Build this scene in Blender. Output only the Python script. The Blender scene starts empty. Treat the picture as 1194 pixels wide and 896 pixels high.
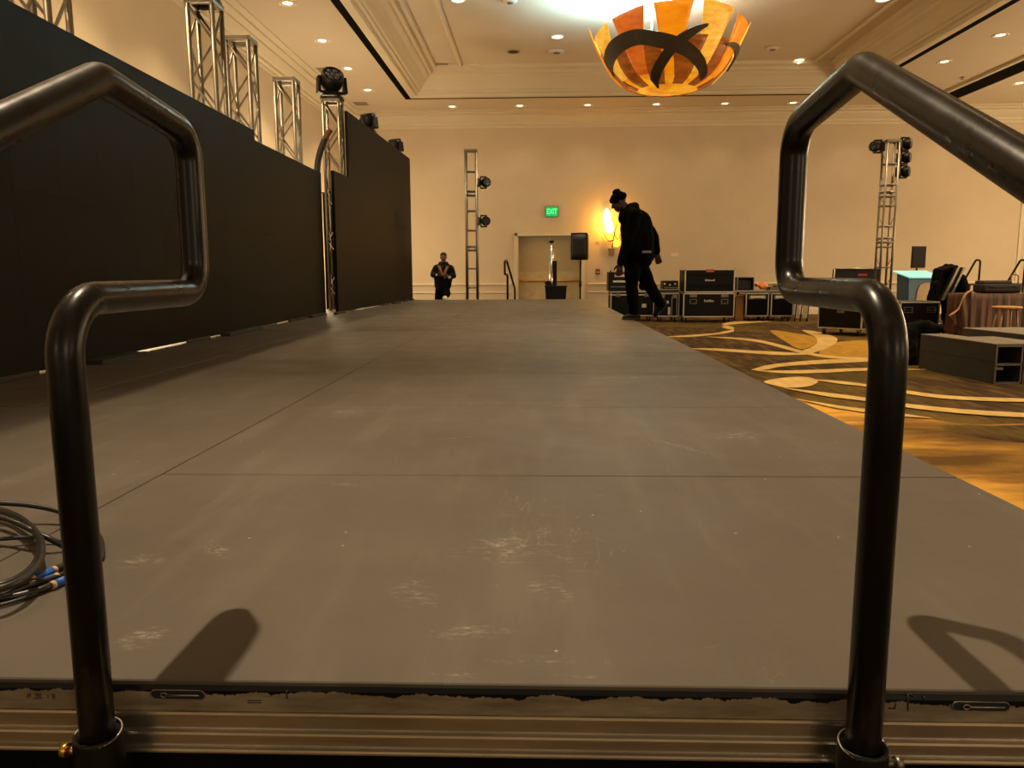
import bpy, bmesh, math, random
from mathutils import Vector, Matrix, noise
random.seed(7)
SC = bpy.context.scene
COL = SC.collection
PI = math.pi
R = math.radians
V = Vector

# ------------------------------------------------------------------ camera model
FPX, PITCH, YAW, ROLL = 901.5, R(8.188), R(1.855), R(-0.24)
ST = 0.70                      # stage height
CAM = V((0, 0, ST + 0.6163))
_F = V((-math.sin(YAW) * math.cos(PITCH), math.cos(YAW) * math.cos(PITCH), -math.sin(PITCH)))
_R0 = V((math.cos(YAW), math.sin(YAW), 0))
_U0 = _R0.cross(_F)
_R = _R0 * math.cos(ROLL) + _U0 * math.sin(ROLL)
_U = -_R0 * math.sin(ROLL) + _U0 * math.cos(ROLL)
def ray(x, y): return _F + _R * ((x - 597) / FPX) - _U * ((y - 448) / FPX)
def atz(x, y, z=0.0):
    d = ray(x, y); return CAM + d * ((z - CAM.z) / d.z)
def aty(x, y, Y):
    d = ray(x, y); return CAM + d * (Y / d.y)
def atx(x, y, X):
    d = ray(x, y); return CAM + d * (X / d.x)
cam = bpy.data.cameras.new('camera'); camo = bpy.data.objects.new('camera', cam); COL.objects.link(camo)
cam.sensor_fit = 'HORIZONTAL'; cam.sensor_width = 36; cam.lens = 36 * FPX / 1194
cam.clip_start = 0.02; cam.clip_end = 200
camo.matrix_world = Matrix(((_R.x, _U.x, -_F.x, CAM.x), (_R.y, _U.y, -_F.y, CAM.y), (_R.z, _U.z, -_F.z, CAM.z), (0, 0, 0, 1)))
SC.camera = camo
SC.view_settings.view_transform = 'Standard'; SC.view_settings.look = 'None'
SC.view_settings.gamma = 1; SC.view_settings.use_curve_mapping = False
SC.view_settings.exposure = 0.0

# ------------------------------------------------------------------ materials
def lin(c):
    out = []
    for v in c:
        v /= 255.0
        out.append(v / 12.92 if v <= 0.04045 else ((v + 0.055) / 1.055) ** 2.4)
    return (*out, 1.0)
class NT:
    """little helper round a node tree"""
    def __init__(s, name):
        s.m = bpy.data.materials.new(name); s.m.use_nodes = True
        s.t = s.m.node_tree; s.n = s.t.nodes; s.b = s.n['Principled BSDF']
    def node(s, typ, **kw):
        n = s.n.new(typ)
        for k, v in kw.items():
            if k in n.inputs: n.inputs[k].default_value = v
            else: setattr(n, k, v)
        return n
    def link(s, a, b): s.t.links.new(a, b)
    def coord(s, which='Object'):
        if which == 'World':
            return s.node('ShaderNodeNewGeometry').outputs['Position']
        return s.node('ShaderNodeTexCoord').outputs[which]
    def noise(s, vec, scale, detail=4, rough=0.55, stretch=None):
        if stretch:
            mp = s.node('ShaderNodeMapping'); mp.inputs['Scale'].default_value = stretch
            s.link(vec, mp.inputs['Vector']); vec = mp.outputs[0]
        n = s.node('ShaderNodeTexNoise'); n.inputs['Scale'].default_value = scale
        n.inputs['Detail'].default_value = detail; n.inputs['Roughness'].default_value = rough
        s.link(vec, n.inputs['Vector']); return n.outputs['Fac']
    def ramp(s, fac, stops):
        r = s.node('ShaderNodeValToRGB'); e = r.color_ramp.elements
        while len(e) > 1: e.remove(e[-1])
        e[0].position = stops[0][0]; e[0].color = stops[0][1]
        for p, c in stops[1:]:
            k = e.new(p); k.color = c
        s.link(fac, r.inputs[0]); return r.outputs[0]
    def math(s, op, a, b=None, c=None):
        n = s.node('ShaderNodeMath', operation=op)
        for i, v in enumerate((a, b, c)):
            if v is None: continue
            if isinstance(v, (int, float)): n.inputs[i].default_value = v
            else: s.link(v, n.inputs[i])
        return n.outputs[0]
    def mix(s, fac, a, b):
        n = s.node('ShaderNodeMix', data_type='RGBA')
        for sock, v in ((n.inputs[0], fac), (n.inputs[6], a), (n.inputs[7], b)):
            if isinstance(v, (int, float)): sock.default_value = v
            elif isinstance(v, tuple): sock.default_value = v
            else: s.link(v, sock)
        return n.outputs[2]
    def bump(s, h, strength=0.2, dist=0.01):
        b = s.node('ShaderNodeBump'); b.inputs['Strength'].default_value = strength; b.inputs['Distance'].default_value = dist
        s.link(h, b.inputs['Height']); s.link(b.outputs[0], s.b.inputs['Normal'])
MATS = {}
def mat(name, col, rough=0.6, metal=0.0, var=0.12, scale=6.0, bump=0.0, bscale=60.0, emit=None, spec=None, stretch=None, coat=0):
    if name in MATS: return MATS[name]
    k = NT(name); base = lin(col) if max(col) > 1.0 else (*col, 1)
    v = k.coord('Object')
    f = k.noise(v, scale, 5, 0.6, stretch)
    lo = tuple(max(0, c * (1 - var)) for c in base[:3]) + (1,)
    hi = tuple(min(1, c * (1 + var)) for c in base[:3]) + (1,)
    c = k.ramp(f, [(0.3, lo), (0.7, hi)])
    k.link(c, k.b.inputs['Base Color'])
    k.b.inputs['Roughness'].default_value = rough; k.b.inputs['Metallic'].default_value = metal
    if spec is not None: k.b.inputs['Specular IOR Level'].default_value = spec
    if coat: k.b.inputs['Coat Weight'].default_value = coat
    if bump: k.bump(k.noise(v, bscale, 3), bump, 0.004)
    if emit:
        k.b.inputs['Emission Color'].default_value = (*emit[0], 1); k.b.inputs['Emission Strength'].default_value = emit[1]
    MATS[name] = k.m; return k.m

# ------------------------------------------------------------------ mesh builder
class MB:
    def __init__(s): s.v = []; s.f = []; s.m = []; s.mi = 0; s.sm = []; s.smooth = False
    def add(s, vs, fs, smooth=None):
        o = len(s.v); s.v += [tuple(v) for v in vs]
        for f in fs:
            s.f.append([i + o for i in f]); s.m.append(s.mi); s.sm.append(s.smooth if smooth is None else smooth)
        return s
    def box(s, c, d, rz=0.0, M=None):
        x, y, z = (k / 2 for k in d)
        vs = [V((a * x, b * y, e * z)) for e in (-1, 1) for b in (-1, 1) for a in (-1, 1)]
        if M is not None: vs = [M @ v for v in vs]
        elif rz:
            Q = Matrix.Rotation(rz, 3, 'Z'); vs = [Q @ v for v in vs]
        return s.add([v + V(c) for v in vs], [(0, 2, 3, 1), (4, 5, 7, 6), (0, 1, 5, 4), (2, 6, 7, 3), (0, 4, 6, 2), (1, 3, 7, 5)], False)
    def hexa(s, bot, top):
        """box from 4 bottom and 4 top corners"""
        return s.add(list(bot) + list(top), [(3, 2, 1, 0), (4, 5, 6, 7), (0, 1, 5, 4), (1, 2, 6, 5), (2, 3, 7, 6), (3, 0, 4, 7)], False)
    def tube(s, pts, r, n=10, closed=False, caps=True):
        pts = [V(p) for p in pts]; N = len(pts)
        rs = r if isinstance(r, (list, tuple)) else [r] * N
        tang = []
        for i in range(N):
            a = pts[(i - 1) % N] if (closed or i > 0) else pts[i]
            b = pts[(i + 1) % N] if (closed or i < N - 1) else pts[i]
            t = (b - a); tang.append(t.normalized() if t.length > 1e-9 else V((0, 0, 1)))
        up = V((0, 0, 1)) if abs(tang[0].z) < 0.9 else V((1, 0, 0))
        nx = tang[0].cross(up).normalized(); vs = []
        for i in range(N):
            if i:
                q = tang[i - 1].rotation_difference(tang[i]); nx = q @ nx
            ny = tang[i].cross(nx).normalized(); nx = ny.cross(tang[i]).normalized()
            for k in range(n):
                a = 2 * PI * k / n
                vs.append(pts[i] + (nx * math.cos(a) + ny * math.sin(a)) * rs[i])
        fs = []
        for i in range(N if closed else N - 1):
            j = (i + 1) % N
            for k in range(n):
                l = (k + 1) % n; fs.append((i * n + k, j * n + k, j * n + l, i * n + l)[::-1])
        s.add(vs, fs, True)
        if caps and not closed:
            o = len(s.v) - len(vs)
            s.f.append([o + k for k in range(n)]); s.m.append(s.mi); s.sm.append(False)
            s.f.append([o + (N - 1) * n + k for k in range(n)][::-1]); s.m.append(s.mi); s.sm.append(False)
        return s
    def cyl(s, a, b, r, n=14, r2=None): return s.tube([a, b], [r, r if r2 is None else r2], n)
    def lathe(s, prof, n=24, M=None, a0=0.0, a1=None):
        full = a1 is None; a1 = 2 * PI if full else a1
        cols = n if full else n + 1
        vs = []
        for r, z in prof:
            for k in range(cols):
                a = a0 + (a1 - a0) * k / n
                p = V((r * math.cos(a), r * math.sin(a), z)); vs.append(M @ p if M is not None else p)
        fs = []
        for i in range(len(prof) - 1):
            for k in range(n):
                l = (k + 1) % cols; fs.append((i * cols + k, i * cols + l, (i + 1) * cols + l, (i + 1) * cols + k))
        return s.add(vs, fs, True)
    def prism(s, poly, fn0, fn1, smooth=False):
        """poly of 2-D points carried by two functions into two end caps"""
        n = len(poly); a = [fn0(*p) for p in poly]; b = [fn1(*p) for p in poly]
        return s.add(a + b, [tuple(range(n))[::-1], tuple(range(n, 2 * n))] + [(i, (i + 1) % n, n + (i + 1) % n, n + i) for i in range(n)], smooth)
    def grid(s, fn, nu, nv, thick=None):
        vs = [V(fn(i / nu, j / nv)) for j in range(nv + 1) for i in range(nu + 1)]
        fs = [(j * (nu + 1) + i, j * (nu + 1) + i + 1, (j + 1) * (nu + 1) + i + 1, (j + 1) * (nu + 1) + i) for j in range(nv) for i in range(nu)]
        return s.add(vs, fs, True)
    def sphere(s, c, r, n=16, m=10, M=None):
        r = (r, r, r) if isinstance(r, (int, float)) else r
        pts = []
        for j in range(m + 1):
            t = PI * j / m
            pts.append((math.sin(t), -math.cos(t)))
        T = Matrix.Translation(V(c)) @ (M.to_4x4() if M is not None else Matrix()) @ Matrix.Diagonal((*r, 1))
        return s.lathe(pts, n, T)
    def build(s, name, mats, parent=None, loc=None, rz=0.0, bevel=0.0, seg=2, solid=0.0, subsurf=0):
        me = bpy.data.meshes.new(name); me.from_pydata(s.v, [], s.f)
        for m in (mats if isinstance(mats, (list, tuple)) else [mats]): me.materials.append(m)
        me.polygons.foreach_set('material_index', s.m); me.polygons.foreach_set('use_smooth', s.sm)
        bm = bmesh.new(); bm.from_mesh(me); bmesh.ops.remove_doubles(bm, verts=bm.verts, dist=1e-6)
        bmesh.ops.recalc_face_normals(bm, faces=bm.faces); bm.to_mesh(me); bm.free(); me.update()
        o = bpy.data.objects.new(name, me); COL.objects.link(o)
        if parent is not None: o.parent = parent
        if loc is not None: o.location = loc
        if rz: o.rotation_euler = (0, 0, rz)
        if solid:
            md = o.modifiers.new('solid', 'SOLIDIFY'); md.thickness = solid; md.offset = 0
        if bevel:
            md = o.modifiers.new('bevel', 'BEVEL'); md.width = bevel; md.segments = seg; md.limit_method = 'ANGLE'; md.angle_limit = R(50)
        if subsurf:
            md = o.modifiers.new('sub', 'SUBSURF'); md.levels = md.render_levels = subsurf
        return o
def tag(o, label=None, cat=None, group=None, kind=None):
    if label: o['label'] = label
    if cat: o['category'] = cat
    if group: o['group'] = group
    if kind: o['kind'] = kind
    return o
def thing(name, label, cat, loc=(0, 0, 0), rz=0.0, group=None):
    o = bpy.data.objects.new(name, None); COL.objects.link(o); o.empty_display_size = 0.1
    o.location = loc; o.rotation_euler = (0, 0, rz)
    return tag(o, label, cat, group)
def struct(o): o['kind'] = 'structure'; return o
def dup(o, loc=None, rz=None, label=None, group=None, parent=None):
    c = o.copy(); COL.objects.link(c)
    if parent is not None: c.parent = parent
    if loc is not None: c.location = loc
    if rz is not None: c.rotation_euler = (0, 0, rz)
    if label: c['label'] = label
    if group: c['group'] = group
    for ch in [k for k in o.children]: dup(ch, parent=c)
    return c
def fillet(pts, rad, n=8):
    """round the corners of a polyline"""
    pts = [V(p) for p in pts]; out = [pts[0]]
    for i in range(1, len(pts) - 1):
        a, b, c = pts[i - 1], pts[i], pts[i + 1]
        r = rad[i - 1] if isinstance(rad, (list, tuple)) else rad
        u, w = (a - b).normalized(), (c - b).normalized()
        ang = u.angle(w); d = r / math.tan(ang / 2)
        p0, p1 = b + u * d, b + w * d
        ctr = b + (u + w).normalized() * (r / math.sin(ang / 2))
        for k in range(n + 1):
            q = p0.lerp(p1, k / n) - ctr
            out.append(ctr + q.normalized() * r)
    out.append(pts[-1]); return out
def spline(pts, n=8, closed=False):
    pts = [V(p) for p in pts]; N = len(pts); out = []
    for i in range(N if closed else N - 1):
        g = lambda k: pts[k % N] if closed else pts[max(0, min(N - 1, k))]
        p0, p1, p2, p3 = g(i - 1), g(i), g(i + 1), g(i + 2)
        for k in range(n):
            t = k / n
            out.append(0.5 * ((2 * p1) + (p2 - p0) * t + (2 * p0 - 5 * p1 + 4 * p2 - p3) * t * t + (3 * p1 - p0 - 3 * p2 + p3) * t ** 3))
    if not closed: out.append(pts[-1])
    return out

# ------------------------------------------------------------------ shared materials
M_wall = mat('wall_paint', (206, 188, 160), 0.75, 0, 0.03, 2.0, 0.05, 220)
M_ceil = mat('ceiling_paint', (212, 198, 176), 0.8, 0, 0.02, 1.5)
M_trim = mat('trim_paint', (216, 204, 178), 0.55, 0, 0.02, 2)
M_dark = mat('flat_black', (14, 13, 12), 0.7, 0, 0.1)
M_black = mat('black_plastic', (9, 8, 8), 0.45, 0, 0.15, 20, spec=0.3)
M_grille = mat('speaker_grille', (30, 28, 27), 0.55, 0, 0.3, 300)
M_slot = mat('slot_black', (8, 6, 5), 0.9, spec=0.05)
M_alu = mat('brushed_aluminium', (146, 139, 128), 0.42, 1.0, 0.12, 14, 0.1, 120)
M_alud = mat('dull_aluminium', (128, 120, 108), 0.42, 0.9, 0.2, 9, 0.1, 60)
M_chrome = mat('chrome', (205, 205, 205), 0.12, 1.0, 0.04)
M_brass = mat('brass', (214, 172, 84), 0.3, 1.0, 0.08)
M_rubber = mat('black_rubber', (17, 16, 16), 0.5, 0, 0.2, 40)
M_laminate = mat('case_laminate', (8, 7, 7), 0.5, 0, 0.2, 30, 0.1, 300, spec=0.2)
M_foam = mat('case_foam', (13, 12, 12), 0.95, 0, 0.25, 60, 0.3, 150, spec=0.1)
M_white = mat('white_label', (214, 206, 190), 0.6)
M_red = mat('red_label', (170, 36, 28), 0.6)
M_grey = mat('grey_steel', (120, 116, 110), 0.45, 0.7, 0.15)
M_cloth = mat('black_cloth', (13, 13, 11), 0.92, 0, 0.2, 12, 0.3, 180, spec=0.1)

# ------------------------------------------------------------------ room shell
XL, XR, YB, YF, ZC, ZK = -5.9, 17.5, 24.5, -9.0, 6.15, 6.80
CX0, CX1, CY0, CY1 = -3.50, 8.52, 0.6, 22.30      # coffer opening
DX0, DX1, DZ = -0.60, 1.39, 2.44                   # door opening

def carpet_floor():
    k = NT('carpet_pile'); p = k.coord('World')
    st = k.noise(p, 1.0, 6, 0.6, (9, 1.2, 1)); st2 = k.noise(p, 3.0, 5, 0.7, (6, 1.0, 1)); big = k.noise(p, 0.45, 3)
    c = k.ramp(st, [(0.3, lin((42, 30, 19))), (0.5, lin((66, 50, 30))), (0.72, lin((112, 86, 52)))])
    olive = k.ramp(st2, [(0.3, lin((70, 55, 22))), (0.7, lin((120, 98, 44)))])
    col = k.mix(k.ramp(big, [(0.48, (0, 0, 0, 1)), (0.6, (.8, .8, .8, 1))]), c, olive)
    k.link(col, k.b.inputs['Base Color']); k.b.inputs['Roughness'].default_value = 0.95
    k.b.inputs['Specular IOR Level'].default_value = 0.1
    k.bump(k.noise(p, 240, 2), 0.5, 0.004)
    def yarn(name, a, b, strx=(5, 1.2, 1)):
        q = NT(name); p = q.coord('World')
        q.link(q.ramp(q.noise(p, 1.6, 6, 0.65, strx), [(0.3, lin(a)), (0.7, lin(b))]), q.b.inputs['Base Color'])
        q.b.inputs['Roughness'].default_value = 0.95; q.b.inputs['Specular IOR Level'].default_value = 0.1
        q.bump(q.noise(p, 240, 2), 0.5, 0.004); return q.m
    cream = yarn('carpet_cream', (178, 146, 88), (212, 180, 116))
    gold = yarn('carpet_gold', (136, 100, 34), (190, 146, 56))
    q = NT('carpet_amber'); p = q.coord('World')
    n = q.math('ADD', q.math('MULTIPLY', q.noise(p, 0.75, 3, 0.5, (0.6, 1.6, 1)), 0.75), q.math('MULTIPLY', q.noise(p, 2.2, 6, 0.7, (1.0, 3.0, 1)), 0.25))
    q.link(q.ramp(n, [(0.36, lin((96, 70, 34))), (0.46, lin((150, 110, 48))), (0.54, lin((206, 156, 70))), (0.66, lin((228, 170, 74)))]), q.b.inputs['Base Color'])
    q.b.inputs['Roughness'].default_value = 0.95; q.b.inputs['Specular IOR Level'].default_value = 0.1
    q.bump(q.noise(p, 240, 2), 0.5, 0.004); amber = q.m
    mb = MB()
    mb.box(((XL + XR) / 2, (YB + YF) / 2, -0.1), (XR - XL + 0.6, YB - YF + 0.6, 0.2))
    lay = [0.0]
    def px(x, y): return atz(760 + x / 2.751, 350 + y / 2.751)
    def poly(pts, mi, n=6):
        lay[0] += 0.0008; mb.mi = mi
        q = [V((w.x, w.y, lay[0])) for w in spline([px(*p) for p in pts], n, True)]
        mb.add(q, [tuple(range(len(q)))], False); mb.mi = 0
    def band(pts, mi, n=8):
        """pts: (x, y_top, y_bottom) across the photograph's carpet"""
        lay[0] += 0.0008; mb.mi = mi
        pts = [(x, (t + b) / 2 - .4, (t + b) / 2 + .4) if i in (0, len(pts) - 1) else (x, t, b) for i, (x, t, b) in enumerate(pts)]
        a = spline([px(x, t) for x, t, b in pts], n); b = spline([px(x, b) for x, t, b in pts], n)
        vs = [V((w.x, w.y, lay[0])) for w in a] + [V((w.x, w.y, lay[0])) for w in b]
        m = len(a); mb.add(vs, [(i, i + 1, m + i + 1, m + i) for i in range(m - 1)], False); mb.mi = 0
    # big amber field at the near right, gold petals, cream ribbons
    poly([(440, 322), (560, 338), (690, 352), (830, 372), (1010, 398), (1260, 402), (1500, 470), (1500, 760), (1150, 760), (760, 560)], 3)
    poly([(930, 406), (1000, 401), (1080, 404), (1300, 404), (1300, 462), (1120, 452), (1010, 436), (950, 420)], 0)
    poly([(380, 98), (440, 104), (520, 118), (532, 134), (480, 158), (420, 128)], 2)
    poly([(570, 140), (700, 130), (860, 150), (860, 182), (640, 184), (540, 176)], 2)
    poly([(1140, 60), (1230, 60), (1230, 95), (960, 120), (930, 108)], 2)
    band([(40, 115, 122), (120, 113, 119), (200, 107, 112), (232, 101, 108), (262, 94, 102), (258, 86, 96), (226, 80, 89), (236, 74, 82), (290, 68, 76), (420, 64, 69)], 1, 6)
    band([(180, 117, 121), (260, 121, 126), (340, 128, 136), (420, 146, 156), (480, 163, 172), (560, 178, 186), (640, 184, 190), (860, 188, 192)], 1)
    band([(120, 153, 160), (220, 157, 165), (320, 163, 172), (420, 168, 178), (520, 168, 182)], 1)
    poly([(484, 97), (540, 104), (588, 120), (594, 134), (570, 152), (520, 170), (482, 176), (478, 166), (512, 152), (530, 136), (524, 120), (500, 108)], 1)
    band([(318, 222, 230), (360, 213, 226), (420, 204, 215), (520, 195, 208), (640, 190, 202), (860, 186, 196)], 1)
    band([(330, 224, 232), (420, 228, 237), (540, 225, 236), (690, 220, 229), (900, 222, 228)], 1)
    poly([(360, 264), (420, 252), (490, 249), (528, 258), (530, 268), (500, 280), (440, 284), (400, 278)], 1)
    band([(510, 252, 262), (600, 262, 271), (690, 273, 281), (820, 293, 304), (960, 310, 321), (1194, 319, 330), (1400, 318, 328)], 1)
    band([(424, 280, 290), (560, 300, 312), (690, 317, 328), (830, 337, 350), (1000, 354, 368), (1194, 366, 380), (1400, 374, 388)], 1)
    band([(468, 318, 324), (560, 336, 344), (640, 348, 358), (760, 362, 374), (900, 376, 390)], 1)
    # a few ribbons in the parts of the carpet the rails and cases hide
    rr = random.Random(3)
    for i in range(7):
        x0, y0 = 9 + rr.random() * 6, 3 + i * 2.6
        pts = spline([(x0 + 0.9 * math.sin(j * 1.1 + i), y0 + j * 0.8, 0) for j in range(6)], 8)
        lay[0] += 0.0008; mb.mi = 1; vs = []
        for j, q in enumerate(pts):
            w = 0.10 + 0.12 * math.sin(PI * j / len(pts)); vs += [(q.x - w, q.y, lay[0]), (q.x + w, q.y, lay[0])]
        mb.add(vs, [(2 * j, 2 * j + 1, 2 * j + 3, 2 * j + 2) for j in range(len(pts) - 1)], False); mb.mi = 0
    o = mb.build('floor', [k.m, cream, gold, amber]); struct(o)
carpet_floor()

def sweep_rect(name, m, prof, x0, x1, y0, y1):
    mb = MB(); vs = []
    for d, z in prof: vs += [(x0 + d, y0 + d, z), (x1 - d, y0 + d, z), (x1 - d, y1 - d, z), (x0 + d, y1 - d, z)]
    fs = []
    for i in range(len(prof) - 1):
        for c in range(4):
            e = (c + 1) % 4; fs.append((i * 4 + c, i * 4 + e, i * 4 + 4 + e, i * 4 + 4 + c))
    mb.add(vs, fs, False); return struct(mb.build(name, m))

def room():
    mb = MB()
    w = 0.3
    mb.box(((XL + CX0) / 2, (YF + YB) / 2, ZC + w / 2), (CX0 - XL, YB - YF, w))
    mb.box(((XR + CX1) / 2, (YF + YB) / 2, ZC + w / 2), (XR - CX1, YB - YF, w))
    mb.box(((CX0 + CX1) / 2, (CY1 + YB) / 2, ZC + w / 2), (CX1 - CX0, YB - CY1, w))
    mb.box(((CX0 + CX1) / 2, (CY0 + YF) / 2, ZC + w / 2), (CX1 - CX0, CY0 - YF, w))
    mb.box(((CX0 + CX1) / 2, (CY0 + CY1) / 2, ZK + 0.16), (CX1 - CX0 + 0.4, CY1 - CY0 + 0.4, 0.3))
    struct(mb.build('ceiling', M_ceil))
    sweep_rect('trim_1', M_trim, [(0, ZC + 0.31), (-0.005, ZC - 0.02), (0.03, ZC - 0.03), (0.17, ZC - 0.03), (0.19, ZC), (0.20, ZC + 0.05), (0.27, ZC + 0.07), (0.28, ZC + 0.11), (0.33, ZC + 0.13),
              (0.40, ZC + 0.22), (0.50, ZC + 0.33), (0.60, ZC + 0.40), (0.62, ZC + 0.44), (0.68, ZC + 0.46), (0.69, ZC + 0.54), (0.80, ZC + 0.58), (0.82, ZK + 0.02)], CX0, CX1, CY0, CY1)
    # dark slot round the coffer
    sweep_rect('trim_2', M_slot, [(-0.18, ZC + 0.01), (-0.18, ZC - 0.012), (0.0, ZC - 0.012), (0.0, ZC + 0.01)], CX0, CX1, CY0, CY1)
    # thin raised moulding inside the coffer
    sweep_rect('trim_3', M_trim, [(0, ZK + 0.02), (0, ZK - 0.04), (0.03, ZK - 0.055), (0.07, ZK - 0.055), (0.10, ZK - 0.03), (0.10, ZK + 0.02)], CX0 + 1.42, CX1 - 1.16, CY0 + 0.3, CY1 - 0.24)
    # back wall with door opening
    mb = MB(); t = 0.5
    mb.box(((XL + DX0) / 2 - 0.25, YB + t / 2, ZC / 2), (DX0 - XL + 0.5, t, ZC))
    mb.box(((XR + DX1) / 2 + 0.25, YB + t / 2, ZC / 2), (XR - DX1 + 0.5, t, ZC))
    mb.box(((DX0 + DX1) / 2, YB + t / 2, (ZC + DZ) / 2), (DX1 - DX0, t, ZC - DZ))
    mb.box((-1.07, YB, 3.3), (0.012, 0.006, 4.6))
    struct(mb.build('wall_back', M_wall))
    struct(MB().box((XL - 0.15, (YF + YB) / 2, ZC / 2), (0.3, YB - YF, ZC)).build('wall_left', M_wall))
    struct(MB().box((XR + 0.15, (YF + YB) / 2, ZC / 2), (0.3, YB - YF, ZC)).build('wall_right', M_wall))
    # cornice along the back and left walls
    prof = [(0, 5.70), (0.04, 5.70), (0.04, 5.77), (0.09, 5.79), (0.09, 5.86), (0.13, 5.88), (0.20, 5.94), (0.26, 6.00), (0.26, 6.04), (0.40, 6.07), (0.40, 6.11), (0.55, 6.12), (0.55, ZC + 0.01), (0, ZC + 0.01)]
    mb = MB(); mb.prism(prof, lambda d, z: V((XL, YB - d, z)), lambda d, z: V((XR, YB - d, z))); struct(mb.build('trim_4', M_trim))
    mb = MB(); mb.prism(prof, lambda d, z: V((XL + d, YF, z)), lambda d, z: V((XL + d, YB, z))); struct(mb.build('trim_5', M_trim))
    # chair rails and baseboards, broken at the door
    n = 6
    for a, b in ((XL, DX0 - 0.22), (DX1 + 0.20, XR)):
        for z, h, d in ((0.955, 0.075, 0.05), (0.70, 0.05, 0.035)):
            mb = MB(); mb.prism([(0, z - h / 2), (d * 0.5, z - h / 2), (d, z - h * 0.1), (d, z + h * 0.3), (d * 0.6, z + h / 2), (0, z + h / 2)], lambda q, w: V((a, YB - q, w)), lambda q, w: V((b, YB - q, w)))
            struct(mb.build('trim_%d' % n, M_trim)); n += 1
        mb = MB(); mb.prism([(0, 0), (0.03, 0), (0.03, 0.16), (0.015, 0.2), (0, 0.2)], lambda q, w: V((a, YB - q, w)), lambda q, w: V((b, YB - q, w)))
        struct(mb.build('baseboard_left' if a == XL else 'baseboard_right', M_trim))
    # airwall track across the right bay
    mb = MB(); mb.box((11.45, (YF + YB) / 2 - 0.3, ZC - 0.02), (0.62, YB - YF - 0.6, 0.06)); struct(mb.build('trim_%d' % n, M_slot)); n += 1
    mb = MB()
    for x in (11.09, 11.81): mb.box((x, (YF + YB) / 2 - 0.3, ZC - 0.025), (0.10, YB - YF - 0.6, 0.08))
    struct(mb.build('trim_%d' % n, M_trim)); n += 1
    mb = MB(); mb.box((14.75, YB - 0.02, 2.85), (0.10, 0.04, 5.7)); struct(mb.build('trim_%d' % n, M_trim)); n += 1
    # double door: frame, two leaves, push bars
    d = thing('door_1', None, None, ((DX0 + DX1) / 2, YB, 0)); d['kind'] = 'structure'
    w = DX1 - DX0; mb = MB()
    for s in (-1, 1): mb.box((s * (w / 2 + 0.05), 0.12, DZ / 2 + 0.05), (0.14, 0.34, DZ + 0.10))
    mb.box((0, 0.12, DZ + 0.05), (w, 0.34, 0.10))
    for s in (-1, 1): mb.box((s * (w / 2 + 0.05), -0.055, DZ / 2 + 0.05), (0.09, 0.03, DZ + 0.10))
    mb.box((0, -0.055, DZ + 0.055), (w + 0.19, 0.03, 0.09))
    mb.build('door_frame', M_trim, d, bevel=0.008)
    M_leaf = mat('door_paint', (176, 158, 122), 0.6, 0, 0.04)
    for s in (-1, 1):
        lf = MB().box((s * w / 4, 0.30, DZ / 2), (w / 2 - 0.008, 0.05, DZ - 0.01)).build('door_leaf', M_leaf, d, bevel=0.004)
        b = MB(); b.tube([(s * 0.08, 0.22, 1.06), (s * (w / 2 - 0.06), 0.22, 1.06)], 0.035, 10)
        for x in (0.1, w / 2 - 0.09): b.box((s * x, 0.245, 1.06), (0.06, 0.07, 0.09))
        b.build('push_bar', M_brass, lf)
        MB().box((s * w / 4, 0.272, 0.75), (w / 2 - 0.06, 0.006, 1.2)).build('kick_panel', mat('door_panel', (192, 172, 132), 0.5), lf)
room()

# ------------------------------------------------------------------ lights
def spot(loc, watts, col=(1, 0.74, 0.42), size=100, blend=0.9, rad=0.07, aim=(0, 0, -1), parent=None):
    l = bpy.data.lights.new('lamp', 'SPOT'); l.energy = watts; l.color = col; l.spot_size = R(size); l.spot_blend = blend; l.shadow_soft_size = rad
    o = bpy.data.objects.new('lamp', l); COL.objects.link(o); o.location = loc
    o.rotation_euler = V(aim).to_track_quat('-Z', 'Y').to_euler()
    if parent is not None: o.parent = parent
    return o
def point(loc, watts, col, rad=0.2):
    l = bpy.data.lights.new('lamp', 'POINT'); l.energy = watts; l.color = col; l.shadow_soft_size = rad
    o = bpy.data.objects.new('lamp', l); COL.objects.link(o); o.location = loc; return o
W_DOWN = 380
FILL = 1.0
M_lens = mat('lamp_lens', (255, 240, 210), 0.4, emit=((1.0, 0.80, 0.50), 5.0))
def downlight_proto():
    t = thing('ceiling_downlight', '', 'downlight', (0, 0, 0))
    MB().lathe([(0.125, 0.04), (0.125, -0.004), (0.13, -0.012), (0.16, -0.012), (0.165, 0.0), (0.165, 0.006)], 28).build('trim_ring', mat('downlight_ring', (236, 226, 206), 0.4), t)
    MB().lathe([(0.0, -0.002), (0.06, -0.003), (0.126, 0.004), (0.126, 0.03), (0.0, 0.03)], 28).build('lens', M_lens, t)
    return t
_dl = [None]
def downlight(x, y, z, label, group):
    if _dl[0] is None: _dl[0] = downlight_proto(); o = _dl[0]; o.location = (x, y, z)
    else: o = dup(_dl[0], (x, y, z))
    o['label'] = label; o['group'] = group
ORD = ['first', 'second', 'third', 'fourth', 'fifth', 'sixth', 'seventh', 'eighth', 'ninth', 'tenth', 'eleventh', 'twelfth', 'thirteenth', 'fourteenth']
for i, y in enumerate((14.66, 16.93, 19.16, 21.35)):
    downlight(-4.50, y, ZC, 'lit round downlight in the row over the truss towers, %s from the picture top' % ORD[i], 'downlights above the truss towers')
for i, x in enumerate((-2.48, -0.50, 1.48, 3.47, 5.45, 7.40)):
    downlight(x, 23.52, ZC, 'lit round downlight in the row beside the back wall, %s from the LED wall side' % ORD[i], 'downlights along the back wall')
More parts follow.
